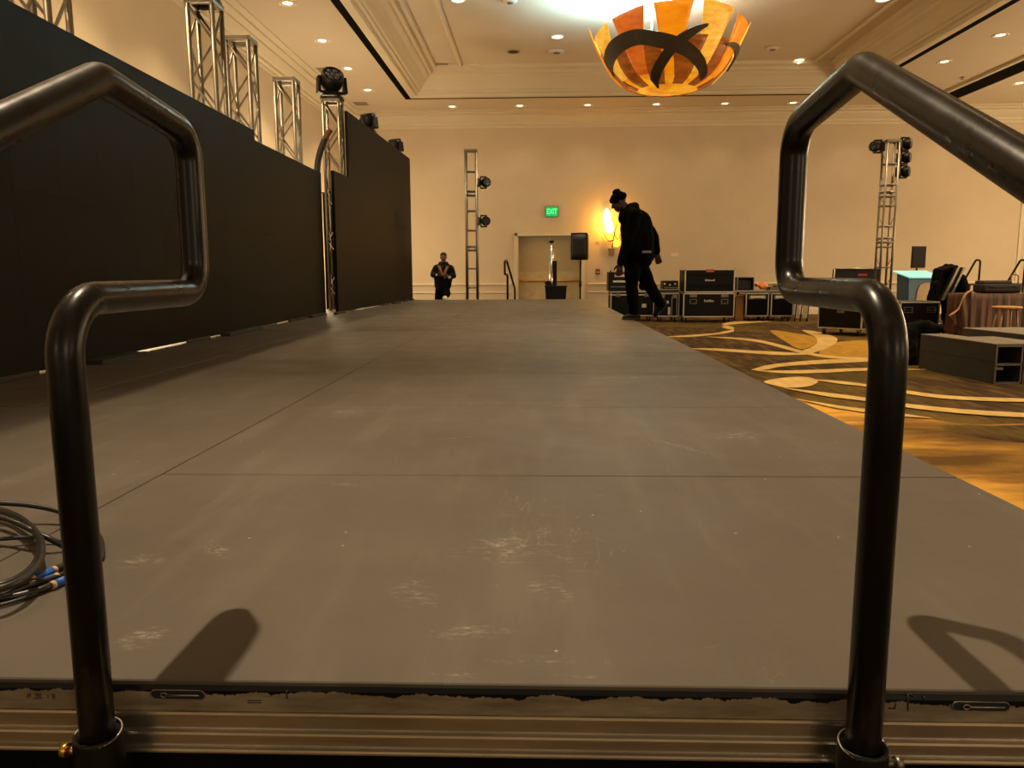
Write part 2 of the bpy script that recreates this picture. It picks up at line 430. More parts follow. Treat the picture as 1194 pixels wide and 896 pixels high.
for x, y, l in ((-1.65, 21.6, 'lit downlight in the coffer corner nearest the LED walls'), (0.48, 19.16, 'lit downlight in the coffer just beside the chandelier'),
                (6.86, 21.46, 'lit downlight in the far coffer corner beyond the chandelier, near a grey vent'), (-1.60, 16.6, 'lit coffer downlight cut by the picture top, over the stage'),
                (7.05, 16.95, 'lit coffer downlight cut by the picture top, right of the chandelier')):
    downlight(x, y, ZK, l, 'downlights inside the coffer')
for x, y, l in ((9.50, 19.23, 'lit downlight between the black slot and the dark track, farther of two'), (9.60, 17.2, 'lit downlight between the black slot and the dark track, nearer of two'),
                (12.55, 21.44, 'lit downlight beyond the dark ceiling track at the picture edge')):
    downlight(x, y, ZC, l, 'downlights in the right bay')
# lamps: one per fitting in view, and the same grid carried on over the part of the room behind the picture
for y in (21.35, 19.16, 16.93, 14.66, 12.4, 10.2, 8.0, 5.8, 3.6): spot((-4.50, y, ZC - 0.05), W_DOWN)
for x in (-4.5, -2.48, -0.50, 1.48, 3.47, 5.45, 7.40, 9.40, 11.9, 14.4): spot((x, 23.52, ZC - 0.05), W_DOWN * 0.12)
for x, y in ((-1.65, 21.6), (0.48, 19.16), (6.86, 21.46), (-1.60, 16.6), (7.05, 16.95), (0.2, 11.0), (6.9, 11.6), (4.6, 19.2), (4.6, 13.6), (0.48, 13.6)): spot((x, y, ZK - 0.05), W_DOWN)
for y in (21.4, 19.23, 17.2, 15.0, 12.8, 10.6, 8.4, 6.2, 4.0): spot((9.55, y, ZC - 0.05), W_DOWN)
for y in (21.4, 17.0, 12.6, 8.2): spot((13.6, y, ZC - 0.05), W_DOWN)
spot((-1.5, 2.75, ZK - 0.05), 1900, col=(1, 0.80, 0.54), size=72, blend=1.0, rad=0.05, aim=(0.36, -0.16, -1))
spot((0.9, 7.6, ZK - 0.05), 900, size=64, blend=1.0, aim=(0.05, 0.05, -1))
for x, y in ((3.2, 5.2), (6.5, 6.0), (5.2, 9.0)): spot((x, y, ZC - 0.05), W_DOWN * 1.2)
# unseen fill lights added behind the LED walls, in the right bay and behind the camera
SOFT = (1.0, 0.76, 0.46)
for x, y, z, wt in ((-4.7, 5.0, 2.2, 220), (-4.8, 9.3, 2.2, 240), (-4.8, 17.0, 2.2, 240), (-4.7, 21.5, 2.0, 130), (14.5, 8.0, 2.6, 500), (14.5, 14.0, 2.6, 520), (15.5, 19.0, 2.6, 430), (4.0, -5.0, 3.0, 200), (-3.0, -5.0, 3.0, 90), (11.0, -3.0, 3.0, 350)):
    point((x, y, z), wt * FILL, SOFT, 0.35)
w = bpy.data.worlds.new('world'); SC.world = w; w.use_nodes = True
w.node_tree.nodes['Background'].inputs[0].default_value = (1.0, 0.80, 0.58, 1)
w.node_tree.nodes['Background'].inputs[1].default_value = 0.42

# ------------------------------------------------------------------ stage decks
def stage_material():
    k = NT('stage_paint'); p = k.coord('World')
    sep = k.node('ShaderNodeSeparateXYZ'); k.link(p, sep.inputs[0]); X, Y = sep.outputs[0], sep.outputs[1]
    c = k.ramp(k.noise(p, 1.1, 6, 0.65), [(0.3, lin((80, 73, 65))), (0.7, lin((95, 87, 78)))])
    fine = k.noise(p, 90, 3, 0.7)
    c = k.mix(k.math('MULTIPLY', fine, 0.22), c, lin((67, 61, 54)))
    # paler streaks running away from the rim
    stre = k.noise(p, 1.6, 5, 0.6, (5.0, 0.7, 1))
    c = k.mix(k.ramp(stre, [(0.52, (0, 0, 0, 1)), (0.66, (0.4, 0.4, 0.4, 1))]), c, lin((104, 96, 86)))
    # dusty worn patches, each broken up by grain
    def ell(cx, cy, ax, ay, a):
        ca, sa = math.cos(R(a)), math.sin(R(a))
        dx, dy = k.math('SUBTRACT', X, cx), k.math('SUBTRACT', Y, cy)
        u = k.math('DIVIDE', k.math('ADD', k.math('MULTIPLY', dx, ca), k.math('MULTIPLY', dy, sa)), ax)
        v = k.math('DIVIDE', k.math('SUBTRACT', k.math('MULTIPLY', dy, ca), k.math('MULTIPLY', dx, sa)), ay)
        d = k.math('ADD', k.math('MULTIPLY', u, u), k.math('MULTIPLY', v, v))
        return k.math('MAXIMUM', k.math('SUBTRACT', 1.0, d), 0.0)
    marks = [(625, 770, .085, .022, 0), (550, 738, .09, .03, 8), (525, 788, .05, .012, 0), (680, 788, .06, .010, 0), (480, 690, .05, .10, 30), (590, 640, .16, .10, 35), (400, 565, .10, .02, -12),
             (860, 508, .16, .09, 15), (500, 490, .16, .06, 10), (790, 520, .20, .02, -55), (420, 480, .16, .05, 5), (640, 690, .05, .07, 20), (160, 655, .07, .06, 20), (170, 745, .05, .05, 40), (830, 752, .03, .01, 30), (520, 512, .16, .012, 25), (600, 470, .5, .03, 2), (760, 440, .6, .05, 3), (250, 640, .03, .10, 45)]
    tot = None
    for x, y, ax, ay, a in marks:
        g = atz(x, y, ST); e = ell(g.x, g.y, ax, ay, a); tot = e if tot is None else k.math('MAXIMUM', tot, e)
    g1 = k.noise(p, 38, 6, 0.75, (1, 2.2, 1)); g2 = k.noise(p, 9, 5, 0.7, (1, 0.6, 1))
    m = k.math('MULTIPLY', k.math('MULTIPLY', tot, k.ramp(g1, [(0.50, (0, 0, 0, 1)), (0.66, (1, 1, 1, 1))])), k.ramp(g2, [(0.40, (0.1, .1, .1, 1)), (0.60, (1, 1, 1, 1))]))
    c = k.mix(k.math('MINIMUM', k.math('MULTIPLY', m, 0.8), 0.7), c, lin((176, 164, 148)))
    # thin scratches all over
    warp = k.noise(p, 2.2, 3)
    for sc, st in ((3.0, (1, 9, 1)), (2.3, (9, 1.2, 1)), (2.6, (6, 5, 1))):
        n = k.noise(p, sc, 2, 0.5, st)
        ln = k.math('SUBTRACT', 1.0, k.math('MULTIPLY', k.math('ABSOLUTE', k.math('SUBTRACT', n, 0.5)), 160))
        ln = k.math('MULTIPLY', k.math('MAXIMUM', ln, 0), k.ramp(k.noise(p, 1.4 + sc * .2, 4, 0.7), [(0.58, (0, 0, 0, 1)), (0.70, (1, 1, 1, 1))]))
        c = k.mix(k.math('MULTIPLY', ln, 0.45), c, lin((160, 148, 130)))
    # specks of dust
    vor = k.node('ShaderNodeTexVoronoi'); vor.inputs['Scale'].default_value = 9; k.link(p, vor.inputs['Vector'])
    c = k.mix(k.ramp(vor.outputs['Distance'], [(0.022, (.7, .7, .7, 1)), (0.035, (0, 0, 0, 1))]), c, lin((180, 170, 150)))
    k.link(c, k.b.inputs['Base Color'])
    k.link(k.math('ADD', k.math('MULTIPLY', k.noise(p, 3, 5), 0.25), 0.42), k.b.inputs['Roughness'])
    k.b.inputs['Specular IOR Level'].default_value = 0.22
    k.bump(fine, 0.12, 0.002)
    return k.m
M_stage = stage_material()
def rim_material():
    k = NT('worn_rim'); p = k.coord('World')
    sep = k.node('ShaderNodeSeparateXYZ'); k.link(p, sep.inputs[0])
    # black paint that ran down from the deck edge and is chipped away lower down
    n = k.noise(p, 14, 6, 0.7, (1, 1, 0.5))
    lim = k.math('SUBTRACT', sep.outputs[2], ST - 0.020)
    f = k.math('ADD', k.math('MULTIPLY', lim, 45), k.math('MULTIPLY', k.math('SUBTRACT', n, 0.5), 1.9))
    f = k.ramp(f, [(0.10, (0, 0, 0, 1)), (0.16, (1, 1, 1, 1))])
    al = k.ramp(k.noise(p, 8, 6, 0.7, (1, 1, 6)), [(0.3, lin((112, 100, 82))), (0.7, lin((160, 146, 122)))])
    k.link(k.mix(f, al, lin((6, 5, 5))), k.b.inputs['Base Color'])
    k.link(k.math('MULTIPLY', k.math('SUBTRACT', 1.0, f), 0.35), k.b.inputs['Metallic'])
    k.b.inputs['Roughness'].default_value = 0.5; k.b.inputs['Specular IOR Level'].default_value = 0.2
    return k.m
M_rim = rim_material()
M_rail = mat('polished_channel', (204, 196, 182), 0.24, 0.92, 0.18, 5, 0.06, 90, stretch=(1, 1, 14))
YS0, XE_, XS_ = 1.088, 1.2712, -1.1671
DW, DL = 2.4384, 1.2192
def deck(x0, x1, y0, y1, label, group, front=False):
    g = 0.0022
    t = thing('stage_deck', label, 'stage deck', ((x0 + x1) / 2, (y0 + y1) / 2, 0), 0, group)
    hx, hy = (x1 - x0) / 2 - g, (y1 - y0) / 2 - 0.004
    MB().box((0, 0, ST - 0.012), (2 * hx, 2 * hy, 0.024)).build('deck_top', M_stage, t, bevel=0.002, seg=1)
    mb = MB()
    if not front:
        for s in (-1, 1):
            mb.box((0, s * (hy - 0.02), ST - 0.069), (2 * hx, 0.04, 0.09)); mb.box((s * (hx - 0.02), 0, ST - 0.069), (0.04, 2 * hy - 0.08, 0.09))
        mb.build('frame', M_alud, t)
    else:
        mb.box((0, hy - 0.02, ST - 0.069), (2 * hx, 0.04, 0.09))
        for s in (-1, 1): mb.box((s * (hx - 0.02), 0.02, ST - 0.069), (0.04, 2 * hy - 0.08, 0.09))
        mb.build('frame', M_alud, t)
        # rim seen edge-on at the bottom of the picture
        y = -hy
        def strip(prof, name, m):
            q = MB(); q.prism(prof, lambda a, z: V((-hx, y - a, ST + z)), lambda a, z: V((hx, y - a, ST + z))); return q.build(name, m, t)
        rim = strip([(-0.04, -0.0245), (0.0, -0.0245), (0.004, -0.020), (0.006, -0.012), (0.0045, -0.006), (0.0075, -0.0125), (0.0075, -0.046), (-0.04, -0.046)], 'edge_rim', M_rim)
        strip([(0.0, -0.0465), (0.011, -0.0465), (0.0135, -0.049), (0.0135, -0.052), (0.011, -0.0535), (0.0035, -0.056), (0.0035, -0.078), (0.010, -0.080), (0.0125, -0.0825), (0.0125, -0.086), (0.010, -0.088), (0.005, -0.090),
               (0.005, -0.105), (0.011, -0.107), (0.0135, -0.1095), (0.0135, -0.112), (0.010, -0.114), (-0.02, -0.114), (-0.02, -0.0465)], 'channel', M_rail)
        # latch slots: flat black plates painted as shaded hollows in the rim
        for px_, py_ in ((206, 812), (1145, 826)):
            w = aty(px_, py_, YS0 - 0.0075); cx, cz = w.x - t.location.x, w.z
            L, H = 0.068, 0.0075
            def stad(h, l, n=8):
                return [(l / 2 * sg + h * math.cos(a), h * math.sin(a)) for sg, a0 in ((1, -PI / 2), (-1, PI / 2)) for a in [a0 + PI * k / n for k in range(n + 1)]]
            q = MB(); o = 0.0
            q.prism(stad(H, L), lambda a, z: V((cx + a, y - 0.0070, cz + z)), lambda a, z: V((cx + a, y - 0.0079, cz + z)))
            sl = q.build('latch_slot', M_dark, t)
            q = MB(); q.tube([V((cx + a, y - 0.0082, cz + z)) for a, z in stad(H, L)], 0.0011, 6, True); q.build('slot_lip', M_alud, sl)
            q = MB(); q.tube([(cx - 0.018, y - 0.0095, cz), (cx + 0.034, y - 0.0095, cz)], [0.0022, 0.0016], 8)
            q.tube([V((cx - 0.021 + 0.005 * math.cos(a), y - 0.0095, cz + 0.0035 * math.sin(a))) for a in [2 * PI * k / 12 for k in range(12)]], 0.0013, 6, True)
            q.build('latch_bar', M_alu, sl)
        # ink marks on the rim, faded
        def stroke(x0_, y0_, x1_, y1_, r=0.0011, nm='rim_lettering'):
            a, b = aty(x0_, y0_, YS0 - 0.0098), aty(x1_, y1_, YS0 - 0.0098)
            a.x -= t.location.x; b.x -= t.location.x; a.y = b.y = y - 0.0076
            MB().tube([a, b], r, 5).build(nm, mat('ink', (38, 30, 22), 0.8), rim)

        for s in ((30, 812, 29, 817), (28, 813.5, 33, 813), (32, 811, 32, 816), (37, 812, 45, 812), (38, 814.3, 44, 814.3), (36, 817, 47, 817), (41, 812, 41, 817), (44, 812, 44, 816), (53, 813, 53, 817.5),
                  (58, 813, 61, 813), (61, 813, 61, 817.5), (58, 813, 58, 815.2), (58, 815.2, 61, 815.2), (58, 817.5, 61, 817.5)): stroke(*s, r=0.0007)
        for s in ((287, 820, 303, 820), (287, 822.4, 303, 822.4)): stroke(*s, r=0.0008)
        for s in ((333, 808, 333, 818), (1061, 812, 1061, 832), (1064, 812, 1068, 816), (1080, 815, 1080, 821), (1038, 829, 1044, 829), (1045, 830, 1047, 823)): stroke(*s, r=0.0012, nm='paint_drip')
    mb = MB()
    return t, hx, hy
M_leg = mat('deck_leg', (96, 92, 86), 0.5, 0.8, 0.1)
for r in range(14):
    t, hx, hy = deck(XS_, XE_, YS0 + r * DL, YS0 + (r + 1) * DL,
         ('scuffed dark stage deck with the worn metal rim, nearest of the wide decks' if r == 0 else
          'dark stage deck at the far end, last before the door' if r == 13 else
          'wide dark stage deck beside the carpet, %s row back from the worn rim' % ORD[r]), 'wide stage decks beside the carpet', r == 0)
    for sx in (-1, 1):
        for sy in (-1, 1): MB().cyl((sx * (hx - 0.06), sy * (hy - 0.06), 0.006), (sx * (hx - 0.06), sy * (hy - 0.06), ST - 0.114 + 0.09), 0.024, 10).build('leg', M_leg, t)
for c in range(2):
    for r in range(7):
        x1 = XS_ - c * DL
        t, hx, hy = deck(x1 - DL, x1, YS0 + r * DW, YS0 + (r + 1) * DW,
             'long dark stage deck %s, %s back from the picture bottom' % ('next to the wide decks' if c == 0 else 'under the LED walls', ORD[r]), 'long stage decks on the LED wall side')
        for sx in (-1, 1):
            for sy in (-1, 1): MB().cyl((sx * (hx - 0.06), sy * (hy - 0.06), 0.006), (sx * (hx - 0.06), sy * (hy - 0.06), ST - 0.024), 0.024, 10).build('leg', M_leg, t)
# black cloth skirt added to fill the plain dark below the rim
def skirt():
    mb = MB()
    mb.grid(lambda u, v: (-3.6 + 4.87 * u, YS0 + 0.035 + 0.012 * math.sin(u * 160), 0.004 + v * (ST - 0.125)), 240, 3)
    o = mb.build('stage_skirt', M_cloth, solid=0.003)
    tag(o, 'black cloth skirt added in the dark under the metal stage rim', 'stage skirt')
skirt()

# ------------------------------------------------------------------ handrails
def handrail_mat():
    k = NT('rail_paint'); p = k.coord('Object')
    n = k.noise(p, 9, 6, 0.7, (1, 1, 0.4)); n2 = k.noise(p, 60, 3, 0.6)
    wear = k.ramp(n, [(0.52, (0, 0, 0, 1)), (0.60, (0.45, 0.45, 0.45, 1)), (0.72, (0.9, 0.9, 0.9, 1))])
    k.link(k.mix(wear, lin((24, 22, 19)), lin((66, 58, 47))), k.b.inputs['Base Color'])
    k.b.inputs['Metallic'].default_value = 0.55
    k.link(k.math('ADD', k.math('MULTIPLY', n, 0.42), 0.10), k.b.inputs['Roughness'])
    k.bump(n2, 0.06, 0.002); return k.m
M_hr = handrail_mat()
RR = 0.0245
def handrail(name, label, x, collar_side, loc, rz=0.0, group=None, far=False):
    """planar loop: post up, out over the stage, up, back, and down along the steps"""
    t = thing(name, label, 'handrail', loc, rz, group)
    pts = fillet([(0, 0, -0.70), (0, 0, 0.582), (0, 0.43, 0.582), (0, 0.43, 0.875), (0, 0.14, 0.905), (0, -1.30, 0.215), (0, -1.30, -0.45)], [0.085, 0.06, 0.06, 0.055, 0.10], 10)
    MB().tube(pts, RR, 24).build('rail_tube', M_hr, t)
    mb = MB(); mb.lathe([(RR + .0005, -0.695), (0.0345, -0.695), (0.0345, -0.062), (0.0335, -0.056), (0.031, -0.056), (RR + .0005, -0.062)], 28)
    so = mb.build('socket', mat('socket_steel', (30, 27, 24), 0.4, 0.6, 0.2, 12), t)
    mb = MB(); mb.tube([V((0.0328 * math.cos(a), 0.0328 * math.sin(a), -0.0565 + 0.006 * math.sin(a))) for a in [2 * PI * k / 32 for k in range(32)]], 0.0017, 6, True)
    mb.build('socket_lip', M_alu, so)
    s = collar_side; mb = MB(); mb.cyl((s * 0.033, 0, -0.085), (s * 0.047, 0, -0.085), 0.006, 8); mb.cyl((s * 0.047, 0, -0.085), (s * 0.056, 0, -0.085), 0.0105, 10)
    mb.build('thumb_screw', M_brass if s < 0 else M_alud, so)
    MB().cyl((0, -1.30, -0.452), (0, -1.30, -0.70), 0.034, 16).build('foot_socket', mat('socket_steel', (30, 27, 24)), t)
    return t
handrail('stair_handrail', 'black looped stair handrail on the LED wall side of the rim', -0.65, -1, (-0.650, 1.040, ST), 0, 'handrails at the near stage steps')
handrail('stair_handrail', 'black looped stair handrail on the carpet side of the rim', 0.468, 1, (0.468, 1.040, ST), 0, 'handrails at the near stage steps')

# ------------------------------------------------------------------ LED walls
def led_mat():
    k = NT('led_face'); p = k.coord('Object')
    c = k.ramp(k.noise(p, 0.8, 3), [(0.3, (0.0028, 0.0025, 0.0020, 1)), (0.7, (0.0042, 0.0037, 0.0029, 1))])
    k.link(c, k.b.inputs['Base Color']); k.b.inputs['Roughness'].default_value = 0.55; k.b.inputs['Specular IOR Level'].default_value = 0.12
    k.bump(k.noise(p, 260, 1), 0.15, 0.001); return k.m
M_led = led_mat()
def led_wall(label, a, b, cols, feet):
    """cols: list of (number of panels, top height); runs from a to b, face towards +x"""
    a, b = V((*a, ST)), V((*b, ST)); d = (b - a); L = d.length; rz = math.atan2(d.y, d.x)
    t = thing('led_wall', label, 'LED wall', a, rz, None)
    n = sum(c[0] for c in cols); pw = L / n; i = 0
    for cnt, h in cols:
        for k in range(cnt):
            rows = [(0.020, 0.020 + (h - 0.020) * 0.5), (0.020 + (h - 0.020) * 0.5, h)]
            for z0, z1 in rows:
                MB().box((pw * (i + 0.5), 0.022, (z0 + z1) / 2), (pw - 0.0012, 0.044, z1 - z0 - 0.0012)).build('led_panel', M_led, t)
            i += 1
    for s, w, prot in feet:
        MB().box((s, -prot / 2 - 0.002, 0.016), (w, prot, 0.032)).build('base_foot', mat('foot_black', (24, 20, 16), 0.6), t, bevel=0.004)
    # upright braces behind
    for q in range(1, int(L), 2):
        MB().box((q, 0.071, 1.0), (0.05, 0.05, 1.98)).build('brace', M_alud, t)
    return t
def along(a, b, px, py):
    g = atz(px, py, ST); return (V((g.x, g.y)) - V(a)).dot((V(b) - V(a)).normalized())
A1, B1 = (-3.06, 2.20), (-3.23, 11.80)
n1 = 14
led_wall('long black LED wall from the picture edge to the first gap', A1, B1, [(14, 2.215), (6, 2.11)],
         [(along(A1, B1, 30, 444), 0.5, 0.02), (along(A1, B1, 142, 420), 0.62, 0.13), (along(A1, B1, 240, 398), 0.5, 0.02), (along(A1, B1, 295, 388), 1.0, 0.10), (along(A1, B1, 336, 374), 0.7, 0.03), (along(A1, B1, 362, 369), 0.8, 0.06), (0.4, 0.5, 0.04)])
A2, B2 = (-3.07, 11.93), (-2.89, 18.05)
led_wall('black LED wall with a stepped top, beyond the silver truss gap', A2, B2, [(1, 2.16), (6, 3.2)],
         [(along(A2, B2, 406, 366), 0.5, 0.05), (along(A2, B2, 440, 356), 0.6, 0.03), (along(A2, B2, 452, 354), 0.6, 0.10), (along(A2, B2, 470, 351.5), 0.6, 0.04), (5.9, 0.3, 0.05)])

# ------------------------------------------------------------------ trusses
def truss(name, label, loc, h, w=0.30, rz=0.0, group=None, style='zig', r=0.025, joints=()):
    t = thing(name, label, 'truss tower', loc, rz, group)
    a = w / 2 - r
    for sx in (-1, 1):
        for sy in (-1, 1): MB().cyl((sx * a, sy * a, 0.012), (sx * a, sy * a, h), r, 12).build('chord', M_alu, t)
    rb = r * 0.58
    n = max(2, round((h - 0.1) / (0.36 if style == 'zig' else 0.44))); st = (h - 0.10) / n
    for side in range(4):
        Q = Matrix.Rotation(side * PI / 2, 3, 'Z')
        if style == 'zig':
            flip = 1 if side in (1, 2) else -1
            MB().tube([Q @ V((a * flip * (1 if i % 2 else -1), a, 0.05 + i * st)) for i in range(n + 1)], rb, 8).build('lacing', M_alu, t)
        else:
            for i in range(n):
                z = 0.05 + i * st
                MB().cyl(Q @ V((-a, a, z)), Q @ V((a, a, z)), rb * 1.2, 8).build('rung', M_alu, t)
                if side % 2: MB().cyl(Q @ V((-a, a, z + 0.02)), Q @ V((a, a, z + st * 0.5)), rb * 0.6, 6).build('brace', M_alu, t)
        for z in joints:
            for dz in (-0.045, 0.045): MB().cyl(Q @ V((-a, a, z + dz)), Q @ V((a, a, z + dz)), rb * 1.5, 8).build('rung', M_alu, t)
    mb = MB()
    for s in (-1, 1):
        mb.box((0, s * a, h - 0.02), (w, 2 * r, 0.05)); mb.box((s * a, 0, h - 0.02), (2 * r, w, 0.05))
    mb.build('top_frame', M_alu, t, bevel=0.004)
    MB().box((0, 0, 0.006), (w * 1.35, w * 1.35, 0.012)).build('base_plate', M_alud, t)
    return t
TG = 'truss towers behind the LED walls'
TW = [((-3.40, 5.50), 3.30, 'silver box truss tower nearest the picture edge, its top out of frame'), ((-3.40, 8.27), 3.36, 'silver box truss tower touching the picture top, with a lamp on it'),
      ((-3.42, 9.30), 3.30, 'silver box truss tower close behind the one touching the picture top'), ((-3.42, 10.94), 3.24, 'silver box truss tower standing alone behind the lower LED wall step'),
      ((-3.30, 12.90), 3.38, 'silver box truss tower in the gap between the two LED walls')]
for (x, y), h, l in TW:
    truss('truss_tower', l, (x, y, ST), h - 0.0, rz=R(1), group=TG)
bt = aty(551, 349, 18.9); truss('truss_tower', 'tall silver ladder truss standing against the back wall, two lamps on its side', (bt.x, 18.9, 0), aty(551, 175, 18.9).z, 0.30, group='free-standing truss towers', style='ladder', joints=(1.9, 3.2))
rt = aty(1035, 300, 17.8); rx = (rt.x + aty(1045, 164, 17.8).x) / 2 - 0.09
truss('truss_tower', 'silver ladder truss carrying four lamps, seen through the handrail loop', (rx, 17.8, 0), aty(1045, 164, 17.8).z, 0.30, group='free-standing truss towers', style='ladder', joints=(2.0, 3.0))

# ------------------------------------------------------------------ moving lights
M_lensg = mat('lens_glass', (74, 74, 80), 0.08, 0.3, 0.5, 30, coat=0.5)
def moving_head(label, loc, group, pan=0.0, tilt=60.0, M=None, s=1.0):
    """base, yoke and head; stands up along local z. M hangs it off a chord instead"""
    t = thing('moving_head_light', label, 'stage light', loc, 0, group)
    T = (M.to_4x4() if M is not None else Matrix()) @ Matrix.Diagonal((s, s, s, 1))
    def bld(mb, name, m, par, Q=None, bevel=0.0):
        X = T @ Q if Q is not None else T
        mb.v = [tuple(X @ V(v)) for v in mb.v]; return mb.build(name, m, par, bevel=bevel)
    bld(MB().hexa([(-.15, -.13, 0), (.15, -.13, 0), (.15, .13, 0), (-.15, .13, 0)], [(-.125, -.11, .065), (.125, -.11, .065), (.125, .11, .065), (-.125, .11, .065)]), 'base', M_black, t, None, 0.012)
    P = Matrix.Rotation(R(pan), 4, 'Z')
    y = MB(); y.lathe([(0, 0.065), (0.085, 0.065), (0.085, 0.085), (0, 0.085)], 18); y.box((0, 0, 0.095), (0.37, 0.13, 0.035))
    for sx in (-1, 1):
        y.hexa([(sx * .185 - .022, -.085, .085), (sx * .185 + .022, -.085, .085), (sx * .185 + .022, .085, .085), (sx * .185 - .022, .085, .085)], [(sx * .180 - .020, -.06, .31), (sx * .180 + .020, -.06, .31), (sx * .180 + .020, .06, .31), (sx * .180 - .020, .06, .31)])
    yo = bld(y, 'yoke', M_black, t, P, 0.012)
    H = P @ Matrix.Translation((0, 0, 0.255)) @ Matrix.Rotation(R(tilt), 4, 'X')
    hd = MB(); hd.lathe([(0, -0.15), (0.08, -0.145), (0.125, -0.10), (0.150, -0.04), (0.158, 0.04), (0.158, 0.09), (0.150, 0.125), (0.135, 0.135), (0.13, 0.118), (0, 0.114)], 24)
    h = bld(hd, 'head', M_black, t, H)
    ln = MB()
    for k in range(7):
        cx, cy = (0, 0) if k == 0 else (0.078 * math.cos(k * PI / 3), 0.078 * math.sin(k * PI / 3))
        ln.lathe([(0.036, 0.115), (0.03, 0.128), (0.016, 0.136), (0, 0.139)], 12, Matrix.Translation((cx, cy, 0)))
    bld(ln, 'lens', M_lensg, h, H)
    hn = MB(); hn.tube(fillet([(-.1, -.135, .03), (-.1, -.16, .03), (.1, -.16, .03), (.1, -.135, .03)], .01, 4), 0.007, 8); bld(hn, 'handle', M_alu, t)
    return t
LG = 'moving lights on the towers and LED walls'
moving_head('black moving light with its lens face tilted to the room, on the gap tower', (-3.30, 12.90, ST + 3.385), LG, 28, 52, s=1.15)
moving_head('black moving light on the tower touching the picture top', (-3.40, 8.27, ST + 3.365), LG, 20, 20)
# small mast behind the second wall for each light that shows over its top
for (px_, py_), l in (((431, 141), 'black moving light over the stepped LED wall, nearer of two'), ((462, 166), 'black moving light over the stepped LED wall, farther of two')):
    w = atx(px_, py_, -3.20)
    truss('truss_tower', 'truss tower hidden behind the LED wall under the %s light over it' % ('nearer' if px_ == 431 else 'farther'), (-3.22, w.y, ST), 3.28, group=TG)
    moving_head(l, (-3.22, w.y, ST + 3.285), LG, -30, 12, s=0.92)
def side_light(label, px_, py_, base, Y, sgn, group, tilt):
    """hung sideways off a tower: base towards the tower"""
    w = aty(px_, py_, Y)
    M = Matrix.Rotation(sgn * R(90), 3, 'Y')
    return moving_head(label, (base, Y, w.z), group, 0, tilt, M, 0.71)
SG = 'moving lights clamped to the free-standing towers'
side_light('upper of two moving lights on the ladder truss by the back wall', 570, 213, bt.x + 0.155, 18.9, 1, SG, 55)
side_light('lower of two moving lights on the ladder truss by the back wall', 569, 258, bt.x + 0.155, 18.9, 1, SG, 80)
side_light('moving light alone on its side of the four-lamp truss', 1021, 171, rx - 0.155, 17.8, -1, SG, 30)
for py_, l in ((168, 'topmost of three moving lights stacked on the four-lamp truss'), (184, 'middle of three moving lights stacked on the four-lamp truss'), (200.5, 'lowest of three moving lights stacked on the four-lamp truss')):
    side_light(l, 1050, py_, rx + 0.155, 17.8, 1, SG, 35)
# thick cable snaking up the gap tower
def cable_loom():
    w = [aty(x, y, 12.55) for x, y in ((386, 151), (380, 160), (372, 182), (369.5, 205), (368, 260))]
    t = thing('cable_loom', 'thick black cable loom with a brown taped end, beside the gap tower', 'cable', (w[0].x, w[0].y, ST))
    o = V(t.location)
    p = w + [V((-3.62, 12.5, ST + 0.05))]
    s = spline(p, 8)
    MB().tube([q - o for q in s[9:]], 0.05, 12).build('loom', M_rubber, t)
    MB().tube([q - o for q in s[:10]], [0.035] + [0.045] * 9, 12).build('taped_end', mat('brown_tape', (84, 46, 22), 0.6, 0, 0.3, 20), t)
cable_loom()
t = thing('black_drape', 'black cloth drape added for the dark equipment behind the gap tower', 'drape', (-3.36, 13.30, ST))  # added drape stands in for dark equipment in the gap
MB().grid(lambda u, v: (-0.26 + 0.46 * u, 0.03 * math.sin(u * 22), 0.01 + 1.95 * v), 40, 4).build('cloth', M_cloth, t, solid=0.006)
MB().tube([(-0.28, 0, 1.97), (0.22, 0, 1.97)], 0.016, 8).build('drape_rod', M_alud, t)
for sx in (-0.27, 0.21): MB().cyl((sx, 0.05, 0), (sx, 0.05, 1.97), 0.014, 8).build('upright', M_alud, t)

# ------------------------------------------------------------------ chandelier
def glass_mat(name, a, b, strength):
    k = NT(name); p = k.coord('Object')
    f = k.noise(p, 1.6, 6, 0.6, (2.2, 2.2, 7))
    c = k.ramp(f, [(0.3, lin(a)), (0.7, lin(b))])
    k.link(c, k.b.inputs['Base Color']); k.b.inputs['Roughness'].default_value = 0.35
    k.link(c, k.b.inputs['Emission Color']); k.b.inputs['Emission Strength'].default_value = strength
    return k.m
G_yel = glass_mat('shade_yellow', (206, 136, 30), (236, 186, 70), 0.85)
G_red = glass_mat('shade_red', (186, 78, 14), (214, 112, 34), 0.62)
G_org = glass_mat('shade_orange', (206, 110, 6), (232, 142, 14), 0.85)
G_brn = glass_mat('shade_brown', (120, 58, 16), (176, 92, 24), 0.42)
G_bow = glass_mat('shade_bowl', (196, 104, 10), (240, 170, 30), 0.85)
M_band = mat('bronze_band', (78, 68, 56), 0.5, 0.4, 0.15, 6)
